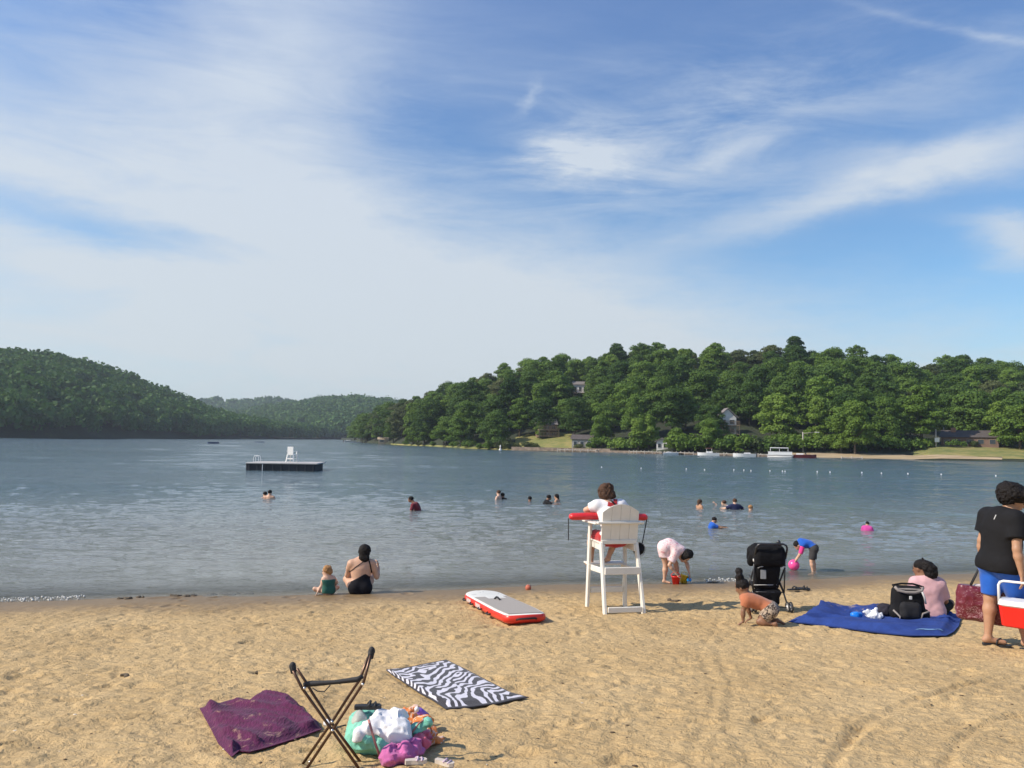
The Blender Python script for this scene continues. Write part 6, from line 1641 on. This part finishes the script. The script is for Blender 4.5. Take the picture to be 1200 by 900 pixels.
# poles
def pole(px, py0, py1, label, arm=False, sign=False, r=.12):
    p_ = bank_hit(px, py0)[0]; h_ = (py0 - py1) * p_.y / FPX
    r0 = empty('utility_pole', p_, 0, label, 'pole'); MB().tube([(0, 0, -.5), (0, 0, h_)], [r * 1.2, r], 8).build('post', mat('grey_pole', (.38, .35, .32), .8), r0)
    if arm: MB().tube([(0, 0, h_ - .3), (2.6, 0, h_)], .06, 6).build('arm', MATS['grey_pole'], r0); MB().box((2.9, 0, h_ - .02), (.9, .35, .16), None, .04).build('lamp_head', M_TRIM, r0)
    if sign: MB().box((.1, -.2, h_ * .40), (.95, .06, .9)).build('sign_panel', M_TRIM, r0)
pole(941, 530, 506.5, 'grey lamp pole with short arm above the far speedboat', True)
pole(1097, 524, 503, 'grey pole with two white panels at the left end of the far lawn', False, True)
pole(1106.5, 520, 501, 'thin bare pole just left of the long brown house', r=.07); pole(1051, 515, 485, 'tall dark pole among the trees above the far beach', r=.1)
pole(489.5, 522, 511, 'thin white pole at the water edge in front of the round pale trees', r=.07); pole(455, 518, 504, 'thin grey pole behind the low tan boathouse', r=.07)
# boats
BW = mat('boat_white', (.74, .74, .74), .3, .04); BD = mat('boat_dark_red', (.12, .015, .02), .3); BK = mat('boat_blue', (.03, .06, .16), .4); CAN = mat('boat_canvas', (.22, .10, .08), .8)
def hull(L_, W_, H_, m_, parent, sheer=.25):
    v = []; n_ = 9
    for i in range(n_ + 1):
        t = i / n_; w = W_ / 2 * (1 - max(0, (t - .45) / .55) ** 2.2); x = -L_ / 2 + L_ * t; z = H_ * (1 + sheer * max(0, t - .3))
        v += [Vector((x, -w, z)), Vector((x, -w * .7, -.15 + .25 * max(0, t - .6) * H_)), Vector((x, w * .7, -.15 + .25 * max(0, t - .6) * H_)), Vector((x, w, z)), Vector((x, w * .85, z - .12)), Vector((x, -w * .85, z - .12))]
    f = [(i * 6 + k, i * 6 + (k + 1) % 6, i * 6 + 6 + (k + 1) % 6, i * 6 + 6 + k) for i in range(n_) for k in range(6)] + [tuple(range(5, -1, -1)), tuple(range(n_ * 6, n_ * 6 + 6))]
    MB().add(v, f).build('hull', m_, parent)
def boat(px, py, L_, label, kind='runabout', mt=BW, rot=0, flip=False, name='motorboat', cat='boat'):
    p_ = on_z(px, py) if px < 600 else at(px, hor(px), lerpt(SHORE_R, px) - 3.5); p_.z = 0; r0 = empty(name, p_, -math.atan2(p_.x, p_.y) + R(rot) + (math.pi if flip else 0), label, cat)
    if kind == 'runabout':
        hull(L_, L_ * .36, L_ * .13, mt, r0)
        MB().prism([(L_ * .08, -L_ * .12, L_ * .15), (L_ * .14, -L_ * .12, L_ * .15), (L_ * .05, -L_ * .11, L_ * .25), (L_ * .03, -L_ * .11, L_ * .25)], (0, 0, 0), (0, L_ * .23, 0)).build('windscreen', M_GL, r0)
        MB().box((-L_ * .52, 0, L_ * .10), (L_ * .08, L_ * .09, L_ * .2), None, .03).build('outboard', mat('outboard_dark', (.05, .05, .055), .4), r0)
        MB().box((-L_ * .12, 0, L_ * .155), (L_ * .28, L_ * .24, L_ * .06), None, .03).build('seats', BW, r0)
    elif kind == 'covered':
        hull(L_, L_ * .36, L_ * .13, mt, r0)
        q = MB()
        for x in (-L_ * .15, L_ * .08):
            for y in (-1, 1): q.tube([(x, y * L_ * .15, L_ * .12), (x, y * L_ * .15, L_ * .34)], .03, 5)
        q.build('canopy_post', BW, r0); MB().box((-L_ * .03, 0, L_ * .35), (L_ * .34, L_ * .34, .09), None, .03).build('canopy', CAN, r0)
        MB().box((-L_ * .05, 0, L_ * .17), (L_ * .3, L_ * .2, L_ * .08), None, .03).build('seats', BW, r0)
    elif kind == 'pontoon':
        for y in (-1, 1): MB().tube([(-L_ * .48, y * .9, .15), (L_ * .42, y * .9, .15), (L_ * .5, y * .9, .35)], [.3, .3, .08], 10).build('pontoon', mat('alloy', (.5, .5, .5), .4), r0)
        MB().box((0, 0, .52), (L_, 2.4, .1)).build('deck', BW, r0)
        q = MB()
        for y in (-1.15, 1.15): q.box((0, y, .80), (L_ * .9, .05, .42)); q.box((0, y, 1.08), (L_ * .92, .07, .06))
        q.build('side_fence', BW, r0); MB().box((-L_ * .1, 0, .85), (1.6, 1.3, .55), None, .08).build('seats', mat('boat_vinyl', (.5, .46, .4), .6), r0)
        q = MB()
        for x in (-L_ * .36, -L_ * .02, L_ * .3):
            for y in (-1.05, 1.05): q.tube([(x, y, .6), (x, y, 1.75)], .04, 6)
        q.build('canopy_post', BW, r0); MB().box((-L_ * .03, 0, 1.8), (L_ * .7, 2.4, .14), None, .05).build('canopy', BW, r0)
    else:
        hull(L_, L_ * .34, L_ * .10, mt, r0); MB().box((0, 0, L_ * .09), (L_ * .1, L_ * .28, .05)).box((-L_ * .25, 0, L_ * .09), (L_ * .1, L_ * .26, .05)).build('bench', MS['deck'], r0)
    return r0
boat(914, 537.5, 4.7, 'white pontoon boat with canopy moored by the far beach', 'pontoon')
boat(941, 536.8, 4.6, 'dark red and white speedboat beside the pontoon boat', 'runabout', BD)
boat(872, 534.5, 4.2, 'low white speedboat left of the pontoon boat', 'runabout', BW, 8, True)
boat(830, 533.6, 4.2, 'white motorboat with small brown canopy at the dock', 'covered', BW, 0, True)
boat(786, 531.8, 3.2, 'small white boat tied up below the grey shed', 'runabout', BW, 10)
boat(566, 525.3, 2.2, 'small blue and white boat by the grassy bank', 'row', BK, 20)
boat(452.5, 519.8, 2.0, 'tiny white rowboat in front of the low tan boathouse', 'row', BW, 10)
boat(410, 518.3, 6, 'distant white boat just left of the wooded tip', 'runabout', BW, 10); boat(418, 519, 5, 'white boat nearest the wooded tip', 'row', BW)
boat(250, 519.3, 3.6, 'dark fishing boat far out on the lake, left one of two', 'row', BK, 15); boat(304.5, 518.8, 3.6, 'low dark boat far out on the lake above the raft', 'row', BK, -20)
boat(876, 529, 1.8, 'white dinghy pulled up on the dock behind the boats', 'row', BW) if False else None
# docks and seawall
MDK = mat('weathered_dock', (.34, .31, .27), .85, .2, 2); MSW = mat('seawall_stone', (.20, .155, .12), .9, .4, 1.2)
def dock(px0, px1, py, w, label, z=.45, back=0):
    a = at(px0, hor(px0), lerpt(SHORE_R, px0) - 1.6); b_ = at(px1, hor(px1), lerpt(SHORE_R, px1) - 1.6); a.z = b_.z = 0
    r0 = empty('dock', (a + b_) / 2, math.atan2(b_.y - a.y, b_.x - a.x), label, 'dock'); L_ = (b_ - a).length
    MB().box((0, 0, z), (L_, w, .12)).build('decking', MDK, r0); q = MB(); n_ = max(2, int(L_ / 2))
    for k in range(n_ + 1):
        for y in (-1, 1): q.tube([(-L_ / 2 + L_ * k / n_, y * w * .52, -1), (-L_ / 2 + L_ * k / n_, y * w * .52, z + .25)], .08, 6)
    q.build('piles', MDK, r0)
dock(740, 815, 531, 1.5, 'long grey dock along the far bank below the shed'); dock(838, 862, 533.3, 1.3, 'short grey dock between two white boats'); dock(878, 902, 534, 1.3, 'grey dock just left of the white pontoon boat')
dock(986, 1010, 538.3, 1.0, 'low white float dock at the edge of the far beach', .2)
dock(655, 700, 528.7, 1.2, 'pale low dock in front of the stone seawall')
def seawall(px0, px1, v, h_, label, back=0):
    pts = [right_pt(px, v) for px in np.linspace(px0, px1, 14)]; q = MB()
    for a, b_ in zip(pts[:-1], pts[1:]): q.beam(Vector((a.x, a.y, h_ / 2 - .2)), Vector((b_.x, b_.y, h_ / 2 - .2)), .5, h_ + .4)
    tag(q.build('seawall', MSW), label, 'seawall')
seawall(600, 716, .004, .85, 'low reddish stone seawall in front of the far lawn'); seawall(716, 930, .004, .5, 'low grey seawall behind the moored boats')
seawall(945, 1060, .085, .9, 'low brown retaining wall behind the far beach')
# channel marker
mk = empty('marker_buoy', on_z(586.3, 527.4), 0, 'white cone marker buoy standing in the water near the far seawall', 'buoy'); MB().lathe((0, 0, 0), [(.35, -.2), (.38, .1), (.16, .45), (.14, 1.1), (.04, 1.25)], 12).build('marker_body', BW, mk); MB().tube([(0, 0, .62), (0, 0, .72)], .17, 12).build('band', mat('marker_band', (.6, .15, .03), .5), mk)
# swim-line floats
by = [(705, 548), (751.3, 549.2), (804.3, 550), (825.7, 551), (860, 551), (871.7, 551.3), (880, 552), (902.3, 552.3), (917, 552.7), (920, 552.9), (957.7, 553.3), (972.7, 553.7), (1010, 554.3), (1033, 555), (1064, 555.6), (1103, 556.5), (1167, 558)]
for i, (px, py) in enumerate(by):
    o = MB().ball((0, 0, .03), (.06, .06, .065), 10).lathe((0, 0, 0), [(.03, -.12), (.035, -.08), (.035, .10), (.02, .12)], 8).build('float_buoy', BW, None, loc=on_z(px, py)); tag(o, 'small white float in the line of floats marking the swimming area', 'buoy', 'white floats marking the swimming area')
# swim raft with its chair
rl, rr_ = on_z(281, 552), on_z(374, 551.8); rc = (rl + rr_) / 2; RW = rr_.x - rl.x; print('raft', rc, RW)
rc = Vector((rc.x, rc.y + 1.8, 0)); rb = empty('swim_raft', rc, R(3), 'dark floating swim raft with pale deck far out at left', 'raft')
MR = mat('raft_dark', (.022, .024, .030), .7, .3, 1.5); TOP = .58
MB().box((-.12, 0, .21), (RW * .96, 3.4, .72), None, .03).build('float_side', MR, rb)
MB().box((0, 0, TOP), (RW, 3.6, .10), None, .02).build('deck', mat('raft_deck', (.46, .44, .42), .8, .08, 2), rb)
q = MB()
for k in range(9): q.box((-RW * .46 + k * RW * .112, -1.72, .25), (.07, .05, .60))
q.build('bumper_post', mat('raft_post', (.05, .05, .055), .7), rb); MB().box((-RW * .268, -1.76, .25), (.05, .04, .5)).build('white_post', BW, rb)
lad = MB()
for y in (-.3, .3): lad.tube([(-RW * .47, y, -.3), (-RW * .47, y, .95), (-RW * .455, y, 1.12), (-RW * .41, y, 1.12), (-RW * .395, y, .95), (-RW * .395, y, TOP)], .022, 6)
for z in (.1, .4): lad.tube([(-RW * .47, -.3, z), (-RW * .47, .3, z)], .03, 5)
lad.build('ladder_rail', BW, rb)
rcch = empty('guard_chair', rc + Vector((RW * .035, .6, TOP + .05)), R(-14), 'white empty lifeguard chair standing on the dark swim raft', 'lifeguard chair'); rcch.scale = (.78, .78, .66); CWT = mat('raft_chair_white', (.78, .77, .74), .5, .05)
for x in (-1, 1):
    MB().beam((.42 * x, -.42, 0), (.34 * x, -.28, .95), .12, .07).build('leg', CWT, rcch); MB().beam((.42 * x, .42, 0), (.36 * x, .30, 1.35), .12, .07).build('leg', CWT, rcch)
    MB().box((.37 * x, 0, 1.33), (.12, .80, .05)).build('armrest', CWT, rcch)
MB().box((0, 0, .92), (.72, .70, .10)).build('seat', CWT, rcch); MB().box((0, -.33, 1.42), (.68, .06, .92), None, .02).build('backrest', CWT, rcch); MB().box((0, -.36, .42), (.78, .05, .14)).build('cross_rail', CWT, rcch); MB().box((0, .5, .42), (.74, .30, .05)).build('footrest', CWT, rcch)

for px, py, k, s_, l_ in ((1121, 524.5, 2, .7, 'dark shrub hiding the brick end of the long brown house'), (1143, 524, 1, .55, 'dull olive shrub in front of the middle of the long brown house'), (1172, 524, 2, .9, 'dark shrub at the right end of the long brown house'), (676, 527, 1, .6, 'olive shrub at the left corner of the grey cottage'), (693, 527, 0, .7, 'pale shrub at the right corner of the grey cottage'), (846, 511, 2, 1.0, 'dark shrub below the tall white house')):
    shrub(k, bank_hit(px, py)[0], s_, l_)
